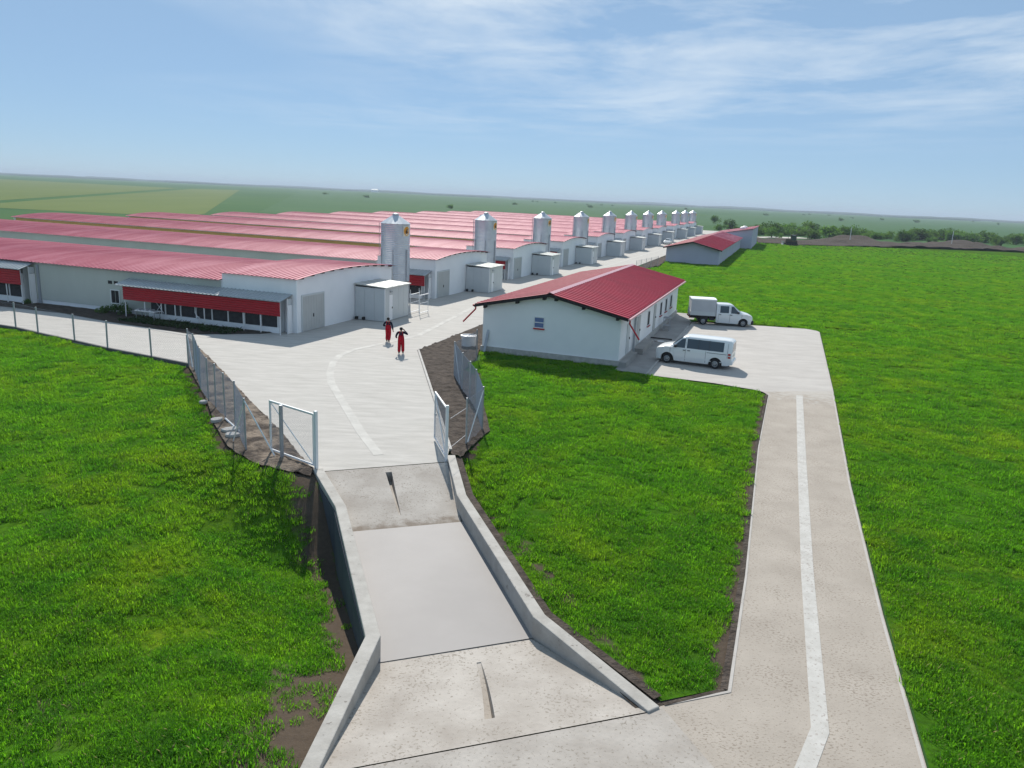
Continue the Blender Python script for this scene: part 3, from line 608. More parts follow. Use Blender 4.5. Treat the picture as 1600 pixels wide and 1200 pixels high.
# ------------------------------------------------------------------ gabled white building
gb = empty('gabled_building', loc3(w(1.4, -18.82)), ROT)
GL, GH, GE, GP = 27.65, 4.78, 3.36, 4.38
MB().prism([(0, -GH, .0), (0, GH, .0), (0, GH, GE-.03), (0, 0, GP-.1), (0, -GH, GE-.03)], (GL, 0, 0)).build('wall', 'white_wall', gb)
MB().box(-.10, -GH-.10, -.05, GL+.1, GH+.10, .38).build('plinth', 'stone', gb)
sl = (GP-GE)/GH
def slope(name, sgn):
    mb = MB(); m2 = MB()
    yB = ribbed(mb, [0, GH+.5], lambda x: GP+.05-sl*x, -.4, GL+.45, per=.62, top=.11, h=.05, thick=.07)
    vs = [(p[1], sgn*p[0], p[2]) for p in mb.v]; m2.add(vs, mb.f); return m2.build(name, 'red_roof', gb)
for sgn in (1, -1): slope('roof', sgn)
MB().prism([(-.45, -.24, GP+.04), (-.45, 0, GP+.14), (-.45, .24, GP+.04), (-.45, 0, GP+.10)], (GL+1.0, 0, 0)).build('ridge_cap', 'ridge_cap', gb)
for sgn in (1, -1):
    z1 = GP-.02; z0 = GP-.02-sl*(GH+.5)
    for x in (-.47, GL+.43): MB().prism([(x, 0, z1-.16), (x, sgn*(GH+.52), z0-.16), (x, sgn*(GH+.52), z0), (x, 0, z1)], (.05, 0, 0)).build('bargeboard', 'dark', gb)
    for k in (.08, .45, .9):
        y = sgn*k*(GH+.3); MB().box(-.42, y-.08, -.34, 0, y+.08, -.14).build('purlin_end', 'dark', gb, loc=(0, 0, GP-sl*abs(y)))
    ye = sgn*(GH+.56)
    gt = MB().prism([(-.4, ye-.08, z0-.12), (-.4, ye+.08, z0-.12), (-.4, ye+.09, z0+.0), (-.4, ye-.09, z0+.0)], (GL+.8, 0, 0)).build('gutter', 'ridge_cap' if sgn < 0 else 'red_sheet', gb)
    MB().path([(-.05, ye, z0-.06), (-.05, ye, z0-.35), (-.42, ye+sgn*.75, z0-1.25)], .055, 8).build('downspout', 'red_paint', gt)
# gable window with a red sill
wy0, wy1, wz0, wz1 = .43, 1.06, 2.06, 2.70
f = MB().box(-.04, wy0-.06, wz0-.06, -.003, wy1+.06, wz0).box(-.04, wy0-.06, wz1, -.003, wy1+.06, wz1+.06).box(-.04, wy0-.06, wz0, -.003, wy0, wz1).box(-.04, wy1, wz0, -.003, wy1+.06, wz1).box(-.035, wy0, (wz0+wz1)/2-.03, -.003, wy1, (wz0+wz1)/2+.03).build('window', 'white_metal', gb)
for z0_, z1_ in ((wz0, (wz0+wz1)/2-.03), ((wz0+wz1)/2+.03, wz1)): MB().box(-.02, wy0, z0_, -.004, wy1, z1_).build('pane', 'pane', f)
MB().box(-.10, wy0-.07, wz0-.15, -.003, wy1+.07, wz0-.07).build('sill', 'red_paint', f)
def side_window(a0, a1, z0, z1):
    y = -GH
    f = MB().box(a0-.06, y-.035, z0-.06, a1+.06, y-.003, z0).box(a0-.06, y-.035, z1, a1+.06, y-.003, z1+.06).box(a0-.06, y-.035, z0, a0, y-.003, z1).box(a1, y-.035, z0, a1+.06, y-.003, z1).build('window', 'white_metal', gb)
    MB().box(a0, y-.02, z0, a1, y-.004, z1).build('pane', 'pad', f); MB().box(a0-.08, y-.12, z0-.12, a1+.08, y-.003, z0-.065).build('sill', 'red_sheet', f)
for a in (10.4, 16.6, 19.5, 22.6): side_window(a, a+.95, 1.25, 2.3)
for a, ww, m_ in ((2.2, 1.0, 'cabin_panel'), (6.0, 1.15, 'door_grey'), (13.3, 1.05, 'door_grey')):
    dd = MB().box(a, -GH-.04, .40, a+ww, -GH-.003, 2.5).build('door', m_, gb)
    MB().box(a+ww-.16, -GH-.09, 1.35, a+ww-.1, -GH-.04, 1.5).build('handle', 'dark', dd)
MB().tube((4.5, -GH-.14, .1), (4.5, -GH-.14, 3.2), .09, 8).build('standpipe', 'galv_post', gb)
MB().box(-.2, -GH-.55, 0, 3.9, -GH-.10, .36).build('step', 'walk_concrete', gb)
MB().box(4.9, -GH-.75, 0, 9.3, -GH-.10, .42).build('step', 'walk_concrete', gb)
tag(gb, 'white gabled building with a dark red ribbed roof, beside the parked vans', 'building')

# ------------------------------------------------------------------ far buildings along the road
fb = empty('storage_shed', loc3(w(97.6, -17.1)), ROT)
FL, FH, FE, FP = 66.0, 4.75, 2.85, 4.0
MB().prism([(0, -FH, 0), (0, FH, 0), (0, FH, FE), (0, 0, FP-.08), (0, -FH, FE)], (FL, 0, 0)).build('wall', 'mauve_wall', fb)
for sgn in (1, -1):
    mb = MB(); ribbed(mb, [0, FH+.5], lambda x: FP+.05-(FP-FE)/FH*x, -.8, FL*.55, per=.9, top=.14, h=.06, thick=.1)
    MB().add([(p[1], sgn*p[0], p[2]) for p in mb.v], mb.f).build('roof', 'red_roof', fb)
    mb = MB(); ribbed(mb, [0, FH+.5], lambda x: FP+.05-(FP-FE)/FH*x, FL*.55+.35, FL, per=1.2, top=.14, h=.06, thick=.1)
    MB().add([(p[1], sgn*p[0], p[2]) for p in mb.v], mb.f).build('roof', 'house_roof', fb)
    for x in (-.86,): MB().prism([(x, 0, FP-.2), (x, sgn*(FH+.52), FP-.2-(FP-FE)/FH*(FH+.52)), (x, sgn*(FH+.52), FP+.02-(FP-FE)/FH*(FH+.52)), (x, 0, FP+.02)], (.06, 0, 0)).build('bargeboard', 'dark', fb)
MB().box(-.04, -FH, 1.72, -.003, FH, 1.82).build('cornice', 'mauve_wall', fb)
tag(fb, 'low mauve-white shed with a red gable roof standing alone beside the far road', 'shed')
lb = empty('long_barn', loc3(w(165.5, -19.4)), ROT)
mb = MB(); mb.prism([(0, -5.1, 0), (0, 5.0, 0), (0, 5.0, 3.2), (0, -5.1, 5.1)], (36, 0, 0)); mb.build('wall', 'mauve_wall', lb)
mb = MB(); ribbed(mb, [-5.4, 5.5], lambda y: 4.24-.188*y*1.0, -.4, 36.4, per=1.2, top=.14, h=.06, thick=.1)
MB().add([(p[1], p[0], p[2]) for p in mb.v], mb.f).build('roof', 'house_roof', lb)
for x in (10, 20): MB().lathe([(.8, 0), (.8, .5), (.3, .75)], 10).build('roof_vent', 'white_metal', lb, loc=(x, -2.0, 4.62))
tag(lb, 'tall mauve-white barn wall beyond the small red-roofed shed, low roof sloping away from the lawn', 'barn')

# ------------------------------------------------------------------ fences and gates
def bay_mesh(p0, p1, z0, h, s, r):
    """Chain-link between two posts: crossing wires, each a thin three-sided rod."""
    p0 = Vector((*p0, z0)); p1 = Vector((*p1, z0)); L = (p1-p0).length; u = (p1-p0)/L; nn = Vector((-u.y, u.x, 0)); mb = MB(); k = -h
    def P(a, b, off): return p0+u*a+Vector((0, 0, b))+nn*off
    while k < L:
        a0, a1 = max(0, k), min(L, k+h)
        if a1-a0 > .02:
            for sg in (1, -1):
                b0, b1 = (a0-k, a1-k) if sg == 1 else (h-(a0-k), h-(a1-k))
                d = (u+Vector((0, 0, sg))).normalized(); e = d.cross(nn)*r; A, B = P(a0, b0, sg*r), P(a1, b1, sg*r); c = nn*r
                mb.add([A+e, A-e*.5+c, A-e*.5-c, B+e, B-e*.5+c, B-e*.5-c], [(0,1,4,3),(1,2,5,4),(2,0,3,5)])
        k += s
    for b in (0.02, h-.02): mb.tube(P(0, b, 0), P(L, b, 0), .006, 4)
    return mb
def fence(label, pts, h, s, r, pr=.035, group=None, z=0.02, square=False):
    t = empty('chain_link_fence', (pts[0][0], pts[0][1], 0))
    o = Vector(pts[0])
    q = [Vector(p)-o for p in pts]
    for i, p in enumerate(q):
        m = MB()
        if square: m.box(-pr, -pr, -.3, pr, pr, h+.06)
        else: m.tube((0, 0, -.3), (0, 0, h+.06), pr, 8)
        m.build('post', 'galv_post', t, loc=(p.x, p.y, 0), rot=(R(rng.normal(0, .8)), R(rng.normal(0, .8)), 0.3))
    for a, b in zip(q, q[1:]): bay_mesh(a, b, .05, h-.05, s, r).build('wire_panel', 'wire', t)
    return tag(t, label, 'fence', group)
LF = [(-18.94, 43.69), (-18.0, 42.3), (-17.1, 40.5), (-16.17, 38.57), (-14.85, 36.31), (-14.06, 35.18), (-12.97, 33.49), (-12.03, 32.14), (-10.61, 29.41)]
f1 = fence('chain-link fence on bare soil left of the yard, ending near the left gate leaf', LF, 2.15, .085, .003)
o0 = Vector(LF[0])
mb = MB()
for a, b in (((-10.61, 29.41, 2.1), (-11.45, 30.3, .1)), ((-10.61, 29.41, 2.1), (-9.25, 28.75, .1)), ((-18.94, 43.69, 1.9), (-18.25, 42.6, .2))):
    MB().tube((a[0]-o0.x, a[1]-o0.y, a[2]), (b[0]-o0.x, b[1]-o0.y, b[2]), .03, 6).build('brace', 'white_metal', f1)
RF = [(-2.35, 48.7), (-3.43, 44.1), (-2.75, 40.99), (-2.2, 38.9), (-1.75, 37.0), (-1.27, 33.6), (-1.85, 31.45)]
f2 = fence('curved chain-link fence on dark soil right of the yard, beside the middle lawn', RF, 2.05, .085, .0033)
o0 = Vector(RF[0])
for a, b in (((-1.27, 33.6, 1.95), (-1.80, 31.6, .1)), ((-3.43, 44.1, 1.9), (-2.95, 42.0, .15)), ((-1.85, 31.45, 1.7), (-2.40, 29.5, 1.75)), ((-1.85, 31.45, .5), (-2.40, 29.5, .5))):
    MB().tube((a[0]-o0.x, a[1]-o0.y, a[2]), (b[0]-o0.x, b[1]-o0.y, b[2]), .025 if a[2] > 1.75 else .008, 6).build('brace', 'white_metal' if a[2] > 1.75 else 'wire', f2)
FF = [(-18.98, 43.78), w(-11.58, 2.28), w(-11.06, 6.24), w(-10.37, 9.72), w(-9.64, 13.77), w(-9.06, 16.53), w(-8.85, 20), w(-8.75, 23.5), w(-8.6, 27), w(-8.4, 31)]
f3 = fence('row of grey posts with thin mesh between the left lawn and the concrete road', FF, 1.78, .16, .0018, .045, square=True)
o0 = Vector(FF[0]); mb = MB(); wallstrip(mb, [(Vector(p)-o0)[:] for p in FF], .16, -.1, .13); mb.build('footing', 'footing', f3)
SF = [w(72, -11.6), w(75, -11.8), w(78, -12.1), w(81, -12.4), w(85.8, -12.8)]
fence('short far fence of thin posts behind the gabled building', SF, 1.7, .2, .002, .03)

def gate(label, hinge, end, z0, z1):
    t = empty('gate', (hinge[0], hinge[1], 0)); L = (Vector(end)-Vector(hinge)).length
    t.rotation_euler = (0, 0, math.atan2(end[1]-hinge[1], end[0]-hinge[0]))
    MB().box(-.055, -.055, -.3, .055, .055, z1+.12).build('post', 'white_metal', t)
    f = MB().box(.10, -.03, z0, .16, .03, z1).box(L-.06, -.03, z0, L, .03, z1).box(.16, -.03, z1-.06, L-.06, .03, z1).box(.16, -.03, z0, L-.06, .03, z0+.06).build('frame', 'white_metal', t)
    MB().tube((.16, 0, z0+.06), (L-.06, 0, z1-.06), .024, 6).build('brace', 'white_metal', t)
    m = bay_mesh((.16, 0), (L-.06, 0), z0+.06, z1-z0-.12, .075, .0022); m.build('wire_panel', 'wire', t)
    for z in (z0+.3, z1-.35): MB().tube((.03, -.05, z-.06), (.03, -.05, z+.06), .025, 6).tube((.03, -.05, z), (.12, 0, z), .015, 5).build('hinge', 'galv_post', t)
    MB().box(L-.05, -.07, (z0+z1)/2-.05, L+.03, .03, (z0+z1)/2+.05).build('latch', 'galv_post', t)
    return tag(t, label, 'gate')
gate('open white tube gate leaf with diagonal brace at the left end of the ramp joint', (-7.33, 27.72), (-9.60, 29.38), .12, 2.2)
gate('open white gate leaf at the right end of the ramp, swung into the yard', (-2.52, 29.40), (-3.28, 32.0), .12, 2.2)
tag(MB().box(-.06, -.06, -.3, .06, .06, 2.2).build('gate_stop_post', 'galv_post', loc=(-8.95, 28.72, 0), rot=(0, 0, .6)), 'dark upright post standing in the soil behind the left gate leaf', 'post')

# ------------------------------------------------------------------ vans
def interp(tab, x):
    for (x0, *a), (x1, *b) in zip(tab, tab[1:]):
        if x0 >= x >= x1:
            t = (x0-x)/(x0-x1) if x0 != x1 else 0
            return [p+(q-p)*t for p, q in zip(a, b)]
    return list(tab[0][1:]) if x > tab[0][0] else list(tab[-1][1:])
class VanShape:
    # x (forward), underside z, top z, half width at the belt, half width at the roof edge
    def __init__(s, tab, belt, axles, rw=.33, arch=.43, step=.045):
        s.tab, s.belt, s.axles, s.rw, s.arch, s.step = tab, belt, axles, rw, arch, step
    def sec(s, x):
        zl, zt, hw, hr = interp(s.tab, x); zb = min(s.belt, zt-.05)
        for ax in s.axles:
            d = s.arch**2-(x-ax)**2
            if d > 0: zl = max(zl, s.rw+math.sqrt(d)*.98)
        zl = min(zl, zb-.04)
        e = min(.10, (zt-zb)*.5)
        return [(hw*.93, zl), (hw, min(zb-.02, max(zl+.02, .55))), (hw, zb), (hr+(hw-hr)*.06, zt-e), (hr-.05, zt-e*.35), (hr-.2, zt), (0, zt+.012)]
    def side(s, x, z):
        p = s.sec(x)
        for (y0, z0), (y1, z1) in zip(p, p[1:]):
            if z0 <= z <= z1 and z1 > z0: return y0+(y1-y0)*(z-z0)/(z1-z0)
        return p[0][0] if z < p[0][1] else p[3][0]
    def body(s):
        x0, x1 = s.tab[0][0], s.tab[-1][0]; n = int((x0-x1)/s.step); mb = MB(); m = 14
        for i in range(n+1):
            x = x0+(x1-x0)*i/n; p = s.sec(x)
            mb.v += [(x, -y, z) for y, z in p]+[(x, y, z) for y, z in p[::-1]]
        for i in range(n): mb.f += [(i*m+j, i*m+j+1, (i+1)*m+j+1, (i+1)*m+j) for j in range(m-1) if j != 6]
        for i in range(n): mb.f.append((i*m+13, i*m, (i+1)*m, (i+1)*m+13))
        mb.f += [tuple(range(m-1, -1, -1)), tuple(n*m+j for j in range(m))]
        return mb
    def patch(s, pts, sgn, out=.008, nx=5, nzs=3):
        """A panel (4 corners in x,z: bottom-rear, bottom-front, top-front, top-rear) laid over the body side."""
        mb = MB()
        for j in range(nzs+1):
            for i in range(nx+1):
                u, v = i/nx, j/nzs
                x = (pts[0][0]*(1-u)+pts[1][0]*u)*(1-v)+(pts[3][0]*(1-u)+pts[2][0]*u)*v
                z = (pts[0][1]*(1-u)+pts[1][1]*u)*(1-v)+(pts[3][1]*(1-u)+pts[2][1]*u)*v
                mb.v.append((x, sgn*(s.side(x, z)+out), z))
        k = nx+1; mb.f += [(j*k+i, j*k+i+1, (j+1)*k+i+1, (j+1)*k+i) for j in range(nzs) for i in range(nx)]
        return mb
def wheel_proto(r=.33, wd=.2):
    ty = MB(); prof = [(r*.62, -wd/2), (r*.92, -wd/2), (r, -wd/2+.03), (r, wd/2-.03), (r*.92, wd/2), (r*.62, wd/2)]; ty.lathe(prof, 24, caps=False); ty.lathe([(r*.60, -wd/2), (r*.60, wd/2)], 24, caps=False)
    rm = MB(); rm.lathe([(r*.63, -wd/2+.02), (r*.63, wd/2-.03), (r*.55, wd/2-.05), (r*.25, wd/2-.03), (r*.2, wd/2), (.01, wd/2)], 20, caps=False)
    tm = ty.mesh('tyre', 'rubber', True); rmm = rm.mesh('rim', 'rim'); hl = MB()
    for k in range(6):
        a = math.pi*k/3; hl.box(r*.36*math.cos(a)-.025, r*.36*math.sin(a)-.025, wd/2-.05, r*.36*math.cos(a)+.025, r*.36*math.sin(a)+.025, wd/2-.032)
    return tm, rmm, hl.mesh('hole', 'black_plastic')
TY, RM, HL = wheel_proto()
def wheel(parent, x, y, rw=.33):
    t = link('wheel', TY, parent, (x, y, rw), (R(-90 if y > 0 else 90), 0, 0)); link('rim', RM, t); link('rim_hole', HL, t)
    return t
def seam(s, x, z0, z1, sgn, parent, wd=.018): s.patch([(x, z0), (x+wd, z0), (x+wd, z1), (x, z1)], sgn, .004, 1, 6).build('door_gap', 'black_plastic', parent)
NOSE = [(.84, .36, .74, .66, .58), (.81, .30, .88, .78, .70), (.75, .26, 1.0, .86, .78), (.58, .25, 1.09, .91, .82), (.28, .24, 1.17, .94, .83), (-.06, .24, 1.245, .95, .80), (-.26, .24, 1.33, .95, .78), (-.92, .24, 1.85, .95, .77), (-1.05, .24, 1.91, .95, .775), (-1.3, .24, 1.95, .95, .78)]
def front_parts(s, t, side=1):
    # windscreen, bonnet gap, grille, lamps, bumper, mirrors
    mb = MB(); k = 6
    for x in (-.29, -.6, -.91):
        zl, zt, hw, hr = interp(s.tab, x)
        for i in range(k+1): y = (hr-.06)*(2*i/k-1); mb.v.append((x+.012, y, zt+.016-(.012 if abs(y) > hr-.15 else 0)))
    mb.f += [(j*(k+1)+i, j*(k+1)+i+1, (j+1)*(k+1)+i+1, (j+1)*(k+1)+i) for j in range(2) for i in range(k)]
    mb.build('windscreen', 'glass', t)
    MB().box(.825, -.52, .60, .86, .52, .70).build('grille', 'black_plastic', t)
    for sg in (1, -1):
        MB().prism([(.77, sg*.58, .76), (.82, sg*.52, .78), (.77, sg*.52, .94), (.63, sg*.74, 1.01), (.61, sg*.84, .98), (.71, sg*.84, .82)], (.03, sg*.02, .012)).build('headlight', 'lamp_clear', t)
        m = MB().box(-.62, sg*.98, 1.17, -.44, sg*1.14, 1.36); mo = m.build('mirror', 'black_plastic', t); bevel(mo, .03, 2)
        MB().tube((-.5, sg*.92, 1.18), (-.52, sg*1.0, 1.22), .03, 6).build('mirror_arm', 'black_plastic', mo)
def wells(s, t):
    for ax in s.axles: MB().box(ax-.42, -.72, .3, ax+.42, .72, .72).build('wheel_well', 'dark', t)
    x0, x1 = s.tab[0][0], s.tab[-1][0]
    MB().box(x1+.15, -.7, .22, x0-.35, .7, .34).build('underbody', 'dark', t)

def build_van():
    t = empty('passenger_van')
    s = VanShape(NOSE+[(-3.7, .26, 1.955, .95, .78), (-4.02, .28, 1.93, .94, .76), (-4.18, .34, 1.86, .92, .73), (-4.235, .42, 1.80, .89, .70)], 1.14, (0, -3.2))
    b = s.body().build('body', 'van_paint', t, True)
    b.data.set_sharp_from_angle(angle=R(40))
    front_parts(s, t)
    for sg in (1, -1):
        s.patch([(-1.15, 1.17), (-.34, 1.17), (-.92, 1.75), (-1.15, 1.79)], sg).build('door_window', 'glass', t)
        for x0, x1 in ((-2.02, -1.27), (-2.72, -2.06), (-3.68, -2.76)): s.patch([(x0, 1.18), (x1, 1.18), (x1, 1.80), (x0, 1.80)], sg, .008).build('side_window', 'glass', t)
        for x in (-1.20, -2.05+.0, -2.74): 
            s.patch([(x-.05, 1.17), (x+.03, 1.17), (x+.03, 1.81), (x-.05, 1.81)], sg, .004, 1, 3).build('pillar', 'black_plastic' if x < -1.5 else 'van_paint', t)
        seam(s, -1.21, .30, 1.85, sg, t); seam(s, -.18, .55, 1.2, sg, t); seam(s, -2.55, .32, 1.15, sg, t); seam(s, -3.95, .8, 1.85, sg, t)
        s.patch([(-3.9, 1.02), (-2.6, 1.02), (-2.6, 1.05), (-3.9, 1.05)], sg, .004, 4, 1).build('slide_rail', 'black_plastic', t)
        for x in (-1.12, -1.42): MB().box(x-.09, -.02, 0, x+.09, .02, .045).build('door_handle', 'black_plastic', t, loc=(0, sg*.965, 1.0))
        s.patch([(-3.6, .44), (-.5, .44), (-.5, .50), (-3.6, .50)], sg, .01, 8, 1).build('rub_strip', 'van_paint', t)
        s.patch([(-4.17, .80), (-3.99, .80), (-3.98, 1.12), (-4.15, 1.12)], sg, .012, 2, 2).build('tail_light', 'tail_red', t)
        s.patch([(-4.165, .92), (-3.99, .92), (-3.99, .99), (-4.16, .99)], sg, .016, 2, 1).build('reflector', 'lamp_clear', t)
        for ax in (0, -3.2): wheel(t, ax, sg*.84)
    MB().add([(-4.232, -.70, 1.2), (-4.232, .70, 1.2), (-4.215, .62, 1.74), (-4.215, -.62, 1.74), (-4.25, -.70, 1.2), (-4.25, .70, 1.2), (-4.235, .62, 1.74), (-4.235, -.62, 1.74)], [(0,1,2,3),(4,5,6,7),(0,1,5,4),(1,2,6,5),(2,3,7,6),(3,0,4,7)]).build('rear_window', 'glass', t)
    rb = MB().box(-4.32, -.86, .36, -4.15, .86, .60).build('rear_bumper', 'van_paint', t); bevel(rb, .05, 2)
    MB().box(-4.262, -.27, .84, -4.237, .27, .95).build('number_plate', 'badge_white', t)
    wells(s, t)
    return t
van = build_van()
van.location = (10.75, 51.95, 0); van.rotation_euler = (0, 0, math.atan2(1.25, -2.97))
tag(van, 'white passenger van with dark side windows parked nose towards the gabled building, nearer of two', 'van')

def build_truck():
    t = empty('pickup_truck')
    s = VanShape(NOSE+[(-1.9, .26, 1.95, .95, .78), (-2.36, .28, 1.94, .95, .77), (-2.44, .32, 1.90, .93, .75)], 1.14, (0, -3.55))
    b = s.body().build('cab', 'van_paint', t, True); b.data.set_sharp_from_angle(angle=R(40))
    front_parts(s, t)
    fb_ = MB().box(.70, -.88, .26, .93, .88, .60).build('front_bumper', 'black_plastic', t); bevel(fb_, .05, 2)
    for sg in (1, -1):
        s.patch([(-1.15, 1.17), (-.34, 1.17), (-.92, 1.75), (-1.15, 1.79)], sg).build('door_window', 'glass', t)
        s.patch([(-2.12, 1.18), (-1.34, 1.18), (-1.34, 1.79), (-2.12, 1.79)], sg).build('door_window', 'glass', t)
        seam(s, -1.24, .30, 1.85, sg, t); seam(s, -.18, .55, 1.2, sg, t); seam(s, -2.25, .32, 1.85, sg, t)
        for x in (-1.12, -2.1): MB().box(x-.09, -.02, 0, x+.09, .02, .045).build('door_handle', 'black_plastic', t, loc=(0, sg*.965, 1.0))
        for ax in (0, -3.55): wheel(t, ax, sg*.84)
        MB().box(-4.75, sg*.45-.05, .52, -2.3, sg*.45+.05, .68).build('chassis_rail', 'dark', t)
        MB().prism([(-3.98, sg*.74, .52), (-3.98, sg*.95, .52), (-3.9, sg*.95, .72), (-3.2, sg*.95, .72), (-3.12, sg*.95, .52), (-3.12, sg*.74, .52)], (0, 0, .03)).build('mudguard', 'dark', t)
        MB().box(-4.72, sg*.97-.02, .84, -2.50, sg*.97+.02, 1.20).build('drop_side', 'cabin_panel', t)
        MB().box(-2.98, sg*.62-.18, .42, -2.55, sg*.62+.18, .64).build('tank', 'black_plastic', t)
        MB().box(-4.80, sg*.72-.12, .56, -4.72, sg*.72+.12, .70).build('tail_light', 'tail_red', t)
    MB().box(-4.74, -.98, .74, -2.48, .98, .84).build('load_floor', 'dark', t)
    MB().box(-4.74, -.95, .84, -4.70, .95, 1.20).build('tailboard', 'cabin_panel', t)
    k = MB().prism([(-4.71, -.94, 1.20), (-4.71, .94, 1.20), (-4.71, .92, 2.26), (-4.71, -.92, 2.26)], (2.2, 0, 0)).build('tarp_cover', 'tarp', t)
    tp = MB().prism([(-4.74, -.95, 2.20), (-4.74, .95, 2.20), (-4.74, .93, 2.32), (-4.74, 0, 2.38), (-4.74, -.93, 2.32)], (2.26, 0, 0)).build('tarp_roof', 'tarp_top', k); bevel(tp, .03, 2)
    wells(s, t)
    return t
trk = build_truck()
trk.location = (20.6, 69.62, 0); trk.rotation_euler = (0, 0, math.atan2(-.33, 3.76))
tag(trk, 'white crew-cab pickup truck with a grey tarpaulin box on its load bed, behind the van', 'truck')

def build_car():
    t = empty('parked_car')
    s = VanShape([(.80, .35, .68, .6, .5), (.74, .25, .80, .76, .66), (.3, .22, .92, .84, .70), (-.25, .22, 1.0, .87, .66), (-1.0, .22, 1.38, .88, .60), (-1.8, .22, 1.45, .88, .6), (-2.6, .22, 1.40, .88, .58), (-3.2, .24, 1.08, .86, .62), (-3.45, .34, .98, .78, .58)], .92, (0, -2.6), .31, .38)
    b = s.body().build('body', 'van_paint', t, True); b.data.set_sharp_from_angle(angle=R(40))
    mb = MB(); k = 4
    for x in (-.30, -.95):
        zl, zt, hw, hr = interp(s.tab, x)
        mb.v += [(x+.01, (hr-.05)*(2*i/k-1), zt+.02) for i in range(k+1)]
    mb.f += [(i, i+1, k+2+i, k+1+i) for i in range(k)]; mb.build('windscreen', 'glass', t)
    for sg in (1, -1):
        s.patch([(-1.55, .95), (-.55, .95), (-1.02, 1.30), (-1.55, 1.35)], sg).build('door_window', 'glass', t)
        s.patch([(-2.55, .95), (-1.62, .95), (-1.62, 1.35), (-2.45, 1.30)], sg).build('door_window', 'glass', t)
        for ax in (0, -2.6): wheel(t, ax, sg*.78, .33)
        MB().box(.70, sg*.6-.15, .62, .79, sg*.6+.12, .74).build('headlight', 'lamp_clear', t)
    wells(s, t); return t
car = build_car(); car.location = loc3(w(161, -3.3)); car.rotation_euler = (0, 0, ROT+math.pi)
tag(car, 'small white car far up the road, just left of the red-roofed shed', 'car')

# ------------------------------------------------------------------ bulldozer
dz = empty('bulldozer', (82.0, 236.0, 0), R(170))
for sg in (1, -1):
    tr = MB().prism([(-1.9, sg*1.0-.28, .35), (-1.6, sg*1.0-.28, .05), (1.5, sg*1.0-.28, .05), (1.9, sg*1.0-.28, .4), (1.6, sg*1.0-.28, .95), (-1.5, sg*1.0-.28, 1.0)], (0, .56, 0)).build('track', 'dark', dz)
    for x in (-1.4, -.7, 0, .7, 1.4): MB().tube((x, sg*1.0-.3, .4), (x, sg*1.0+.3, .4), .24, 10).build('roller', 'dozer_body', tr)
    MB().tube((1.2, sg*1.15, .5), (2.4, sg*1.2, .55), .12, 6).build('push_arm', 'dozer_body', dz)
bd = MB().box(-1.7, -.75, .75, 1.7, .75, 1.45).box(.2, -.55, 1.45, 1.7, .55, 1.85).build('body', 'dozer_body', dz); bevel(bd, .06, 2)
cb = MB()
for x in (-1.3, .1):
    for y in (-.65, .65): cb.box(x-.06, y-.06, 1.45, x+.06, y+.06, 3.0)
cb.build('cab_frame', 'dozer_body', dz); MB().box(-1.5, -.8, 3.0, .3, .8, 3.12).build('cab_roof', 'dozer_body', dz); MB().box(-1.22, -.6, 1.5, .04, .6, 2.95).build('cab_glass', 'glass', dz)
MB().prism([(2.35, -1.7, .1), (2.55, -1.7, .05), (2.45, -1.7, .6), (2.6, -1.7, 1.15), (2.4, -1.7, 1.15), (2.25, -1.7, .6)], (0, 3.4, 0)).build('blade', 'galv_post', dz)
MB().tube((1.0, .3, 1.85), (1.0, .3, 2.5), .06, 6).build('exhaust', 'dark', dz)
tag(dz, 'dark bulldozer working at the edge of the far dirt bank', 'bulldozer')

# ------------------------------------------------------------------ people
def skin_mesh(name, chains, m, parent=None, root=0, sub=2):
    """chains: list of polylines [(co, radius), ...]; equal points are joined into one graph."""
    vs, rad, es, idx = [], [], [], {}
    for ch in chains:
        prev = None
        for co, r in ch:
            k = tuple(round(c, 4) for c in co)
            if k not in idx: idx[k] = len(vs); vs.append(co); rad.append(r)
            if prev is not None and prev != idx[k]: es.append((prev, idx[k]))
            prev = idx[k]
    me = bpy.data.meshes.new(name); me.from_pydata(vs, es, []); o = link(name, me, parent)
    md = o.modifiers.new('skin', 'SKIN'); md.use_smooth_shade = True
    for i, r in enumerate(rad):
        r = r if isinstance(r, tuple) else (r, r); me.skin_vertices[0].data[i].radius = r; me.skin_vertices[0].data[i].use_root = i == root
    o.modifiers.new('sub', 'SUBSURF').levels = sub; o.modifiers['sub'].render_levels = sub
    dg = bpy.context.evaluated_depsgraph_get(); nm = bpy.data.meshes.new_from_object(o.evaluated_get(dg)); o.modifiers.clear(); o.data = nm; nm.materials.clear(); nm.materials.append(MAT[m])
    return o
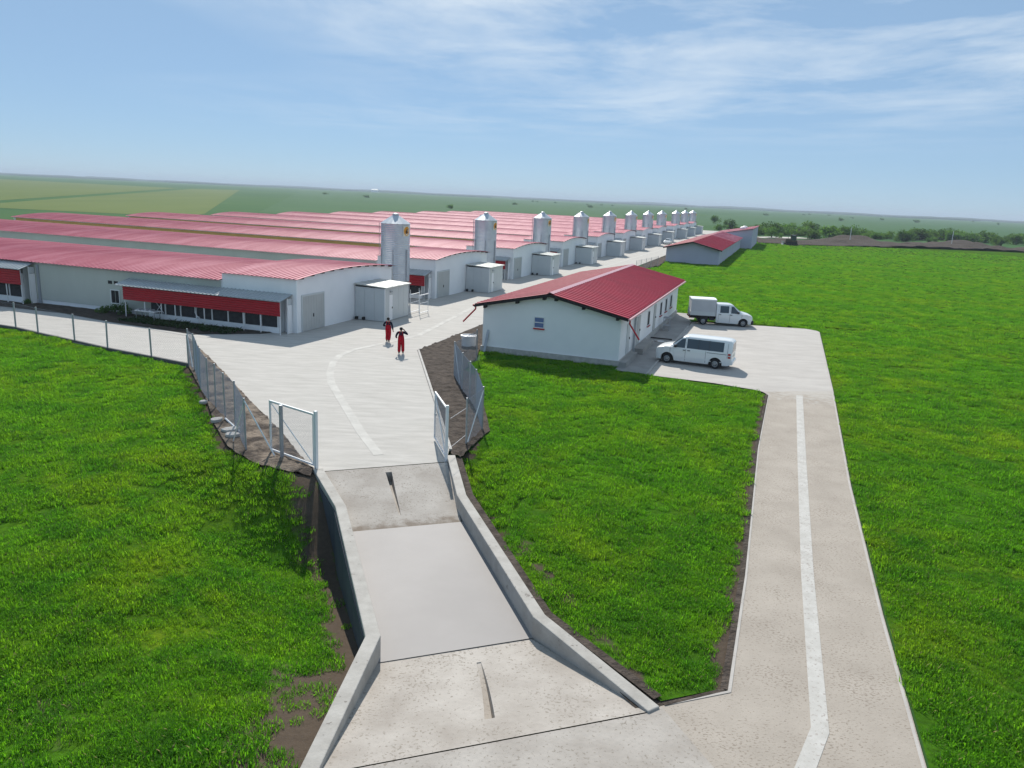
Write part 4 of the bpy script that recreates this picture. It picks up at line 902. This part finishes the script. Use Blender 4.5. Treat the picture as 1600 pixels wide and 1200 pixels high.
def person(label, loc, rz, legs, arms, hgt=1.0):
    P, Ch, Nk, Hd, Tp = (0, 0, .96), (0, .0, 1.25), (0, -.01, 1.47), (0, .01, 1.60), (0, .01, 1.70)
    ch = [[(P, .13), (Ch, (.15, .11)), ((0, 0, 1.40), .11), (Nk, .055), ((0, 0, 1.53), .06), (Hd, (.085, .10)), (Tp, .06)]]
    cloth_j = [[((0, 0, 1.0), (.165, .12)), (Ch, (.185, .135)), ((0, 0, 1.41), (.12, .10)), ((0, 0, 1.475), .075)]]
    cloth_o = [[((0, 0, 1.30), (.175, .145)), ((0, 0, 1.12), (.20, .155)), (P, (.195, .16))]]
    bts = []
    for sg, (hip, knee, ank, toe) in zip((-1, 1), legs):
        ch.append([(P, .13), (hip, .085), (knee, .055), (ank, .04), (toe, .03)])
        cloth_o.append([(P, (.195, .16)), (hip, .13), (knee, .112), ((ank[0], ank[1], ank[2]+.02), .108)])
        bts.append([((ank[0], ank[1], ank[2]+.1), .06), (ank, .055), ((toe[0], (toe[1]+ank[1])/2, toe[2]+.015), .045), (toe, .04)])
    for sg, (sh, el, wr, tip) in zip((-1, 1), arms):
        ch.append([((0, 0, 1.40), .11), (sh, .06), (el, .045), (wr, .03), (tip, .032)])
        d = (Vector(tip)-Vector(wr)).normalized(); sv = d.cross(Vector((0, 1, .2))).normalized()
        for k, (off, ln) in enumerate(((-.032, .07), (-.011, .085), (.011, .08), (.032, .06))):
            b_ = Vector(tip)+sv*off; ch.append([(tip, .032), (tuple(b_+d*.02), .009), (tuple(b_+d*ln), .007)])
        th = Vector(wr)+(Vector(tip)-Vector(wr))*.4
        ch.append([(wr, .03), (tuple(th+sv*.045*-sg), .011), (tuple(th+sv*.06*-sg+d*.05), .008)])
        cloth_j.append([((0, 0, 1.41), (.12, .10)), (sh, .085), (el, .066), (tuple(Vector(el).lerp(Vector(wr), .93)), .05)])
    b = skin_mesh('person', ch, 'skin')
    b.location = loc; b.rotation_euler = (0, 0, rz); b.scale = (hgt,)*3
    skin_mesh('jacket', cloth_j, 'navy_cloth', b); skin_mesh('overalls', cloth_o, 'red_cloth', b)
    for x in bts: skin_mesh('boot', [x], 'boots', b)
    for sg in (-1, 1):                                   # straps over the back
        MB().path([(sg*.10, -.165, 1.28), (sg*.07, -.152, 1.30), (sg*.10, -.10, 1.43), (sg*.11, 0, 1.48)], .022, 6).build('strap', 'red_cloth', b)
    MB().lathe([(.06, 1.555), (.10, 1.59), (.108, 1.64), (.095, 1.70), (.05, 1.735), (.01, 1.74)], 14).build('hair', 'hair', b, True, loc=(0, -.02, 0))
    hd = MB()
    for sg in (-1, 1): hd.box(sg*.035-.012, .095, 1.625, sg*.035+.012, .108, 1.64)
    hd.build('eyes', 'hair', b); MB().prism([(-.014, .098, 1.585), (.014, .098, 1.585), (0, .098, 1.63)], (0, .022, -.006)).build('nose', 'skin', b); MB().box(-.025, .09, 1.555, .025, .10, 1.563).build('mouth', 'tail_red', b)
    return tag(b, label, 'person')
person('farther person in navy jacket and red bib overalls walking away, right arm hanging', (-8.96, 53.8, 0), R(-8),
       [((-.10, 0, .90), (-.11, .10, .50), (-.11, .02, .09), (-.12, .17, .04)), ((.10, 0, .90), (.11, -.04, .50), (.11, -.22, .12), (.12, -.12, .04))],
       [((-.21, 0, 1.40), (-.33, -.07, 1.16), (-.24, .16, 1.10), (-.22, .23, 1.10)), ((.21, 0, 1.40), (.30, -.04, 1.12), (.33, .05, .86), (.34, .07, .78))], 1.02)
person('nearer person in dark jacket and red bib overalls, one hand raised to the head', (-7.45, 49.85, 0), R(6),
       [((-.10, 0, .90), (-.11, .03, .50), (-.12, -.04, .09), (-.13, .11, .04)), ((.10, 0, .90), (.11, .09, .50), (.12, .06, .09), (.13, .21, .04))],
       [((-.21, 0, 1.40), (-.32, -.06, 1.16), (-.30, .14, 1.02), (-.29, .21, 1.0)), ((.21, 0, 1.40), (.42, .02, 1.27), (.20, .12, 1.50), (.14, .10, 1.57))], 1.04)

# ------------------------------------------------------------------ small things about the yard
tk = MB().lathe([(.50, 0), (.52, .02), (.52, .66), (.60, .68), (.60, .76), (.50, .77), (.48, .70)], 24).build('water_tub', 'white_metal', loc=(-3.2, 53.6, 0.05))
tag(tk, 'round white tub on the soil between the yard and the gabled building', 'tub')
rk = empty('pipe_rack', loc3(w(13.2, -3.45)), ROT)
for x in (0, 1.7):
    for y in (0, .9): MB().tube((x, y, 0), (x, y, 2.15), .025, 6).build('leg', 'white_metal', rk)
for z in (.15, 1.7): MB().box(-.08, -.04, z, 1.78, .04, z+.04).box(-.08, .86, z, 1.78, .94, z+.04).build('crossbar', 'white_metal', rk)
MB().path([(0, 0, 1.0), (1.7, 0, 1.0)], .018).path([(0, .9, 1.0), (1.7, .9, 1.0)], .018).build('rail', 'white_metal', rk)
tag(rk, 'thin white pipe rack standing beside the nearest panel cabin', 'rack')
st = empty('metal_stand', loc3(w(18.0, -24.5), .01), ROT)
for x in (0, .8):
    for y in (0, .5): MB().tube((x, y, 0), (x, y, 1.05), .022, 6).build('leg', 'galv_post', st)
MB().box(-.05, -.05, 1.05, .85, .55, 1.09).build('top', 'galv_post', st); MB().box(0, 0, .4, .8, .5, .42).build('shelf', 'galv_post', st)
tag(st, 'small metal stand on the shaded walkway against the gabled building', 'stand')
tag(MB().tube((0, 0, 0), (0, 1.75, .0), .045, 8).build('drain_pipe', 'dark', loc=loc3(w(13.6, -25.4), .06), rot=(0, 0, ROT)), 'dark pipe lying across the walkway beside the gabled building', 'pipe')
mh = MB().lathe([(.42, 0), (.42, .05), (.30, .06)], 24).build('manhole_cover', 'stone', loc=loc3(w(12.3, -24.7), .006))
MB().lathe([(.27, .03), (.27, .066)], 20).build('lid', 'white_metal', mh); tag(mh, 'round pale manhole cover on the shaded walkway near the van', 'manhole')
tag(MB().box(-.03, -.09, 0, .03, .09, 2.3).build('leaning_plank', 'galv_post', loc=loc3(w(1.0, -14.35), .02), rot=(R(4), R(16), ROT)), 'grey plank leaning on the left corner of the gabled building', 'plank')
for i, (x, y, rz, sx, sy, lab) in enumerate(((-12.05, 31.7, .4, .40, .27, 'larger pale broken slab lying by the fence foot'), (-11.75, 31.0, -.2, .33, .25, 'pale broken slab lying nearest the fence brace'), (-13.2, 33.0, .9, .28, .2, 'pale broken slab by the soil edge, middle of the fence'), (-14.9, 35.8, .3, .2, .15, 'smallest pale stone at the lawn edge, farthest along the fence'))):
    pts = [(sx*math.cos(a)*(1+.15*math.sin(3*a+i)), sy*math.sin(a)*(1+.12*math.cos(2*a+i)), 0) for a in lin(0, 2*math.pi, 9)[:-1]]
    o = MB().prism(pts, (0, 0, .14)).build('broken_slab', 'stone', loc=(x, y, .06), rot=(.05, -.06, rz)); bevel(o, .02, 1); tag(o, lab, 'slab', 'broken slabs on the soil')
tag(MB().tube((-12.9, 33.3, .12), (-11.6, 31.5, .12), .045, 8).build('white_pipe', 'white_metal'), 'white pipe lying on the soil behind the left fence', 'pipe')
db = empty('work_bench', loc3(w(-2.0, 11.2)), ROT)
MB().box(0, 0, .72, .7, 1.9, .78).build('top', 'white_metal', db)
for x in (.05, .62):
    for y in (.08, 1.8): MB().box(x, y, 0, x+.05, y+.05, .72).build('leg', 'galv_post', db)
for k in range(5): MB().box(.05+.1*(k % 2), .1+k*.35, .78, .45+.1*(k % 2), .3+k*.35, .84+.05*(k % 3)).build('scrap', 'galv_post', db)
tag(db, 'rough bench with scrap in front of the red awning fascia', 'bench')

# ------------------------------------------------------------------ plants and trees
def leaf_cloud(mb, c, rad, n, size, seed, flat=1.0):
    g = np.random.default_rng(seed)
    for _ in range(n):
        d = g.normal(size=3); d /= np.linalg.norm(d); r = g.random()**.35
        p = np.array(c)+d*r*np.array(rad); s = size*(.6+.8*g.random())
        a = Vector(g.normal(size=3)).normalized(); b = a.cross(Vector(g.normal(size=3))).normalized()
        p = Vector(p); mb.add([p-a*s, p+b*s*.5, p+a*s, p-b*s*.5], [(0, 1, 2, 3)])
def bush_mesh(seed, n=13, leaves=60, size=.42):
    g = np.random.default_rng(seed); mb = MB()
    for k in range(n):
        c = (g.normal(0, .36), g.normal(0, .36), .12+.68*g.random()); r = .24+.24*g.random()
        leaf_cloud(mb, c, (r, r, r*.85), leaves, size*.22, seed*50+k)
    return mb.mesh('crown', 'leaves')
BUSH = [bush_mesh(11+i) for i in range(5)]
TRUNK = MB().tube((0, 0, -.02), (.02, .01, .35), .06, 6, .035).tube((.02, .01, .33), (.25, .1, .7), .03, 5, .012).tube((.02, .01, .33), (-.2, -.12, .75), .03, 5, .012).tube((.02, .01, .33), (.0, .15, .8), .03, 5, .012).mesh('trunk', 'bark')
def bush(x, y, sx, sz, label, cat='bush', group=None, z=0.0, name='bush', trunk=True):
    t = empty(name, (x, y, z), rng.random()*6.28); t.scale = (sx, sx, sz)
    link('crown', BUSH[rng.integers(5)], t)
    if trunk: link('trunk', TRUNK, t)
    return tag(t, label, cat, group)
g = np.random.default_rng(3)
for i in range(84):                                     # the hedgerow beyond the dirt bank
    u = i/83; x = 88+u*190+g.normal(0, 3); y = 318+u*66+g.normal(0, 10)
    big = .6 if (abs(u-.17) < .09 or abs(u-.55) < .1) else 0
    sx = 2.6+1.9*g.random()+2.0*big; bush(x, y, sx, sx*(.75+.3*g.random()), 'broad tall bush rising out of the hedgerow behind the dirt bank' if sx > 4.1 else 'low dense green bush in the hedgerow behind the dirt bank', 'bush', 'bushes of the hedgerow', name='bush')
for i in range(20):
    u = i/19; x = 120+u*165+g.normal(0, 5); y = 300+u*45+g.normal(0, 6); sx = 1.3+1.2*g.random()
    bush(x, y, sx, sx*1.6, 'slender young tree standing in front of the hedgerow', 'tree', 'young trees before the hedgerow', name='young_tree')
for x, y, s, lab in ((119, 483, 3.6, 'lone round tree in the green field left of the hedgerow'), (-49, 552, 2.6, 'small dark lone bush beyond the pink roofs'), (100, 372, 3.6, 'leftmost low bush of the far hedgerow, near the barn end')):
    bush(x, y, s, s*1.3, lab, 'tree', name='lone_tree')
for i in range(26):
    x = g.uniform(-300, 1500); y = g.uniform(900, 2000)
    if abs(x) < y*.62: bush(x, y, g.uniform(3, 6), g.uniform(2.5, 4.5), 'tiny dark tree far out on the plain', 'tree', 'scattered trees on the plain', name='distant_tree', trunk=False)
for x, y, s, lab in ((w(-.9, 15.6)[0], w(-.9, 15.6)[1], .95, 'dark shrub at the left end of the red awning'), (w(-.9, 17.2)[0], w(-.9, 17.2)[1], .7, 'dark shrub under the small wall window'), (w(-.7, 25.6)[0], w(-.7, 25.6)[1], .5, 'low shrub at the foot of the grey pilaster')):
    bush(x, y, s, s*.95, lab, 'shrub', name='shrub')
wd = MB(); g = np.random.default_rng(5)
for i in range(420):
    a, b = g.uniform(-3.2, -1.4), g.uniform(3.5, 13.5); x, y = w(a, b); s = .10+.16*g.random()
    for k in range(7):
        t = g.uniform(0, 6.28); e = s*(.5+.8*g.random()); wd.add([(x, y, .02), (x+.05*math.cos(t+1.5), y+.05*math.sin(t+1.5), .04+e*.5), (x+e*math.cos(t), y+e*math.sin(t), .05+e*1.1)], [(0, 1, 2)])
tag(wd.build('weeds', 'weeds'), 'dark weeds growing in the soil in front of the awning', 'weeds', kind='stuff')
# dirt bank
def bank_z(x, y):
    p = Vector((78, 252)); q = Vector((185, 272)); d, t = segdist(x, y, p, q)
    h = max(0, 1-d/15.0); heap = sum(a*max(0, 1-math.hypot(x-cx, y-cy)/rr)**1.2 for cx, cy, rr, a in HEAPS)
    return -.1+1.5*h*(.4+abs(nz(x, y, .11)))+1.2*h*abs(nz(x, y, .33, 2))+heap*(.8+.4*nz(x, y, .2))
HEAPS = [(116, 280, 13, 2.7), (122, 276, 12, 1.9), (163, 296, 13, 2.6), (171, 292, 12, 1.8), (104, 262, 8, 1.6), (137, 270, 9, 1.7), (150, 272, 8, 1.5), (185, 284, 10, 1.6)]
tag(sheet('dirt_bank', [(74, 242), (84, 240), (110, 248), (130, 256), (160, 262), (210, 264), (300, 262), (320, 300), (210, 312), (140, 300), (100, 290), (80, 275)], 'soil', bank_z, 2.0), kind='structure')
for x, y, lab in ((110.5, 262, 'thin white post by the first dirt heap'), (156, 283, 'thin white post between the two dirt heaps')):
    pp = empty('site_post', (x, y, 0)); MB().tube((0, 0, 0), (0, 0, 5.6), .10, 6).build('pole', 'white_metal', pp); MB().box(-.3, -.3, 0, .3, .3, .25).build('foot', 'stone', pp)
    tag(pp, lab, 'post')
# far woods on the skyline
g = np.random.default_rng(9); wm = MB()
for base, n, hh in ((5200, 520, 9), (6800, 420, 13), (3900, 120, 6)):
    for i in range(n):
        az = g.uniform(-.72, .72); d = base*(1+.06*g.normal()); hh2 = hh*(.35+.65*abs(noise.noise(Vector((az*9, base*.01, 0))))*2)
        x, y = d*math.sin(az), d*math.cos(az); r = g.uniform(40, 110)
        wm.lathe([(r, -1), (r*1.0, hh2*.45), (r*.7, hh2*.85), (r*.25, hh2)], 7, (x, y))
tag(wm.build('far_woods', 'woods'), 'hazy line of far woods along the horizon', 'woods', kind='stuff')
# far-off settlement: a few pale buildings
for x, y, s in ((-620, 3350, 14),):
    fh = empty('far_building', (x, y, 0)); MB().box(-s, -8, 0, s, 8, 9).build('wall', 'white_wall', fh); MB().prism([(-s, -8.5, 9), (-s, 8.5, 9), (-s, 0, 13)], (2*s, 0, 0)).build('roof', 'cabin_roof', fh)
    tag(fh, 'tiny pale building far off on the left of the plain', 'building')

# ------------------------------------------------------------------ grass
tufts = bpy.data.collections.new('grass_tufts')
for i in range(6):
    g = np.random.default_rng(100+i); mb = MB()
    for k in range(74):
        t = g.uniform(0, 6.283); r0 = .21*math.sqrt(g.random()); t0 = g.uniform(0, 6.283); h = g.uniform(.05, .13); ln = g.uniform(.03, .12); wd_ = .004+.005*g.random()
        bx, by = r0*math.cos(t0), r0*math.sin(t0); px, py = -math.sin(t)*wd_, math.cos(t)*wd_; cx, cy = math.cos(t), math.sin(t)
        mb.add([(bx-px, by-py, -.01), (bx+px, by+py, -.01), (bx+cx*ln*.4+px, by+cy*ln*.4+py, h*.65), (bx+cx*ln*.4-px, by+cy*ln*.4-py, h*.65), (bx+cx*ln, by+cy*ln, h)], [(0, 1, 2, 3), (3, 2, 4)])
    tm = mb.mesh('grass_tuft', ['grass_blades', 'straw'])
    for p in tm.polygons: p.material_index = 1 if (p.index//2) % 37 == 7 else 0
    tufts.objects.link(bpy.data.objects.new('grass_tuft', tm))
def scatter(name, label, poly, rings, zf, seed):
    g = np.random.default_rng(seed); P = []; S = []
    for d0, d1, dens, sc in rings:
        n = int(dens*.86*(d1*d1-d0*d0)); a = g.uniform(-.86, .86, n); d = np.sqrt(g.uniform(d0*d0, d1*d1, n)); x, y = d*np.sin(a), d*np.cos(a)
        k = inpoly(poly, x, y)
        for ex, ey in ((.16, 0), (-.16, 0), (0, .16), (0, -.16)): k &= inpoly(poly, x+ex*sc, y+ey*sc)
        x, y = x[k], y[k]
        keep = np.array([g.random() > 1.25*worn(float(a_), float(b_))-.05 for a_, b_ in zip(x, y)], bool)
        x, y = x[keep], y[keep]
        s = sc*g.uniform(.65, 1.35, len(x))
        P += [(float(a_), float(b_), zf(float(a_), float(b_))) for a_, b_ in zip(x, y)]; S += [float(q*(1+.55*nz(float(a_), float(b_), .45, 8))) for q, a_, b_ in zip(s, x, y)]
    me = bpy.data.meshes.new(name); me.from_pydata(P, [], [])
    at = me.attributes.new('scl', 'FLOAT', 'POINT'); at.data.foreach_set('value', S)
    rt = me.attributes.new('rot', 'FLOAT_VECTOR', 'POINT'); rr = np.zeros((len(P), 3), np.float32); rr[:, 2] = g.uniform(0, 6.28, len(P)); rr[:, 0] = g.normal(0, .12, len(P)); rt.data.foreach_set('vector', rr.ravel())
    ix = me.attributes.new('idx', 'INT', 'POINT'); ix.data.foreach_set('value', g.integers(0, 6, len(P)).astype(np.int32))
    o = link(name, me); md = o.modifiers.new('scatter', 'NODES')
    if 'grass_scatter' not in bpy.data.node_groups:
        ng = bpy.data.node_groups.new('grass_scatter', 'GeometryNodeTree')
        ng.interface.new_socket('Geometry', in_out='INPUT', socket_type='NodeSocketGeometry'); ng.interface.new_socket('Geometry', in_out='OUTPUT', socket_type='NodeSocketGeometry')
        N, L = ng.nodes, ng.links
        gi, go = N.new('NodeGroupInput'), N.new('NodeGroupOutput'); ci = N.new('GeometryNodeCollectionInfo'); ip = N.new('GeometryNodeInstanceOnPoints')
        ci.inputs['Collection'].default_value = tufts; ci.inputs['Separate Children'].default_value = True; ci.inputs['Reset Children'].default_value = True
        def attr(nm, ty):
            q = N.new('GeometryNodeInputNamedAttribute'); q.data_type = ty; q.inputs['Name'].default_value = nm; return q.outputs[0]
        ip.inputs['Pick Instance'].default_value = True
        L.new(gi.outputs[0], ip.inputs['Points']); L.new(ci.outputs[0], ip.inputs['Instance']); L.new(attr('idx', 'INT'), ip.inputs['Instance Index']); L.new(attr('rot', 'FLOAT_VECTOR'), ip.inputs['Rotation']); L.new(attr('scl', 'FLOAT'), ip.inputs['Scale']); L.new(ip.outputs[0], go.inputs[0])
    md.node_group = bpy.data.node_groups['grass_scatter']
    print('grass', name, len(P))
    return tag(o, label, 'grass', kind='stuff')
RINGS = [(9, 24, 24, 1.0), (24, 42, 15, 1.1), (42, 70, 9, 1.2), (70, 120, 5, 1.45), (120, 175, 2.8, 1.5), (175, 235, 1.6, 1.5), (235, 275, .6, 1.4)]
scatter('grass', 'tufty green grass of the left lawn, thinning to brown near the basin wall', LEFT, RINGS, lawn_z, 21)
scatter('grass', 'tufty green grass of the middle lawn between ramp and side road', MID, RINGS, lawn_z, 22)
scatter('grass', 'deep green grass of the large right lawn', RIGHT, RINGS, lambda x, y: 0.06*nz(x, y, 0.12)+0.03*nz(x, y, 0.7, 5)-0.02 if y < 120 else -0.02, 23)

# ------------------------------------------------------------------ haze
hz = MB().box(-15500, -3500, -4.0, 15500, 17000, 40.0)
me = bpy.data.meshes.new('haze'); me.from_pydata(hz.v, [], hz.f)
hm = bpy.data.materials.new('haze'); hm.use_nodes = True; hn, hl_ = hm.node_tree.nodes, hm.node_tree.links
hn.remove(hn['Principled BSDF']); pv = hn.new('ShaderNodeVolumePrincipled'); pv.inputs['Color'].default_value = (0.75, 0.87, 1.0, 1); pv.inputs['Density'].default_value = 0.0002; pv.inputs['Anisotropy'].default_value = 0.0
hl_.new(pv.outputs[0], hn['Material Output'].inputs['Volume']); me.materials.append(hm)
ho = link('haze', me); tag(ho, 'pale blue summer haze over the plain', 'haze', kind='stuff')
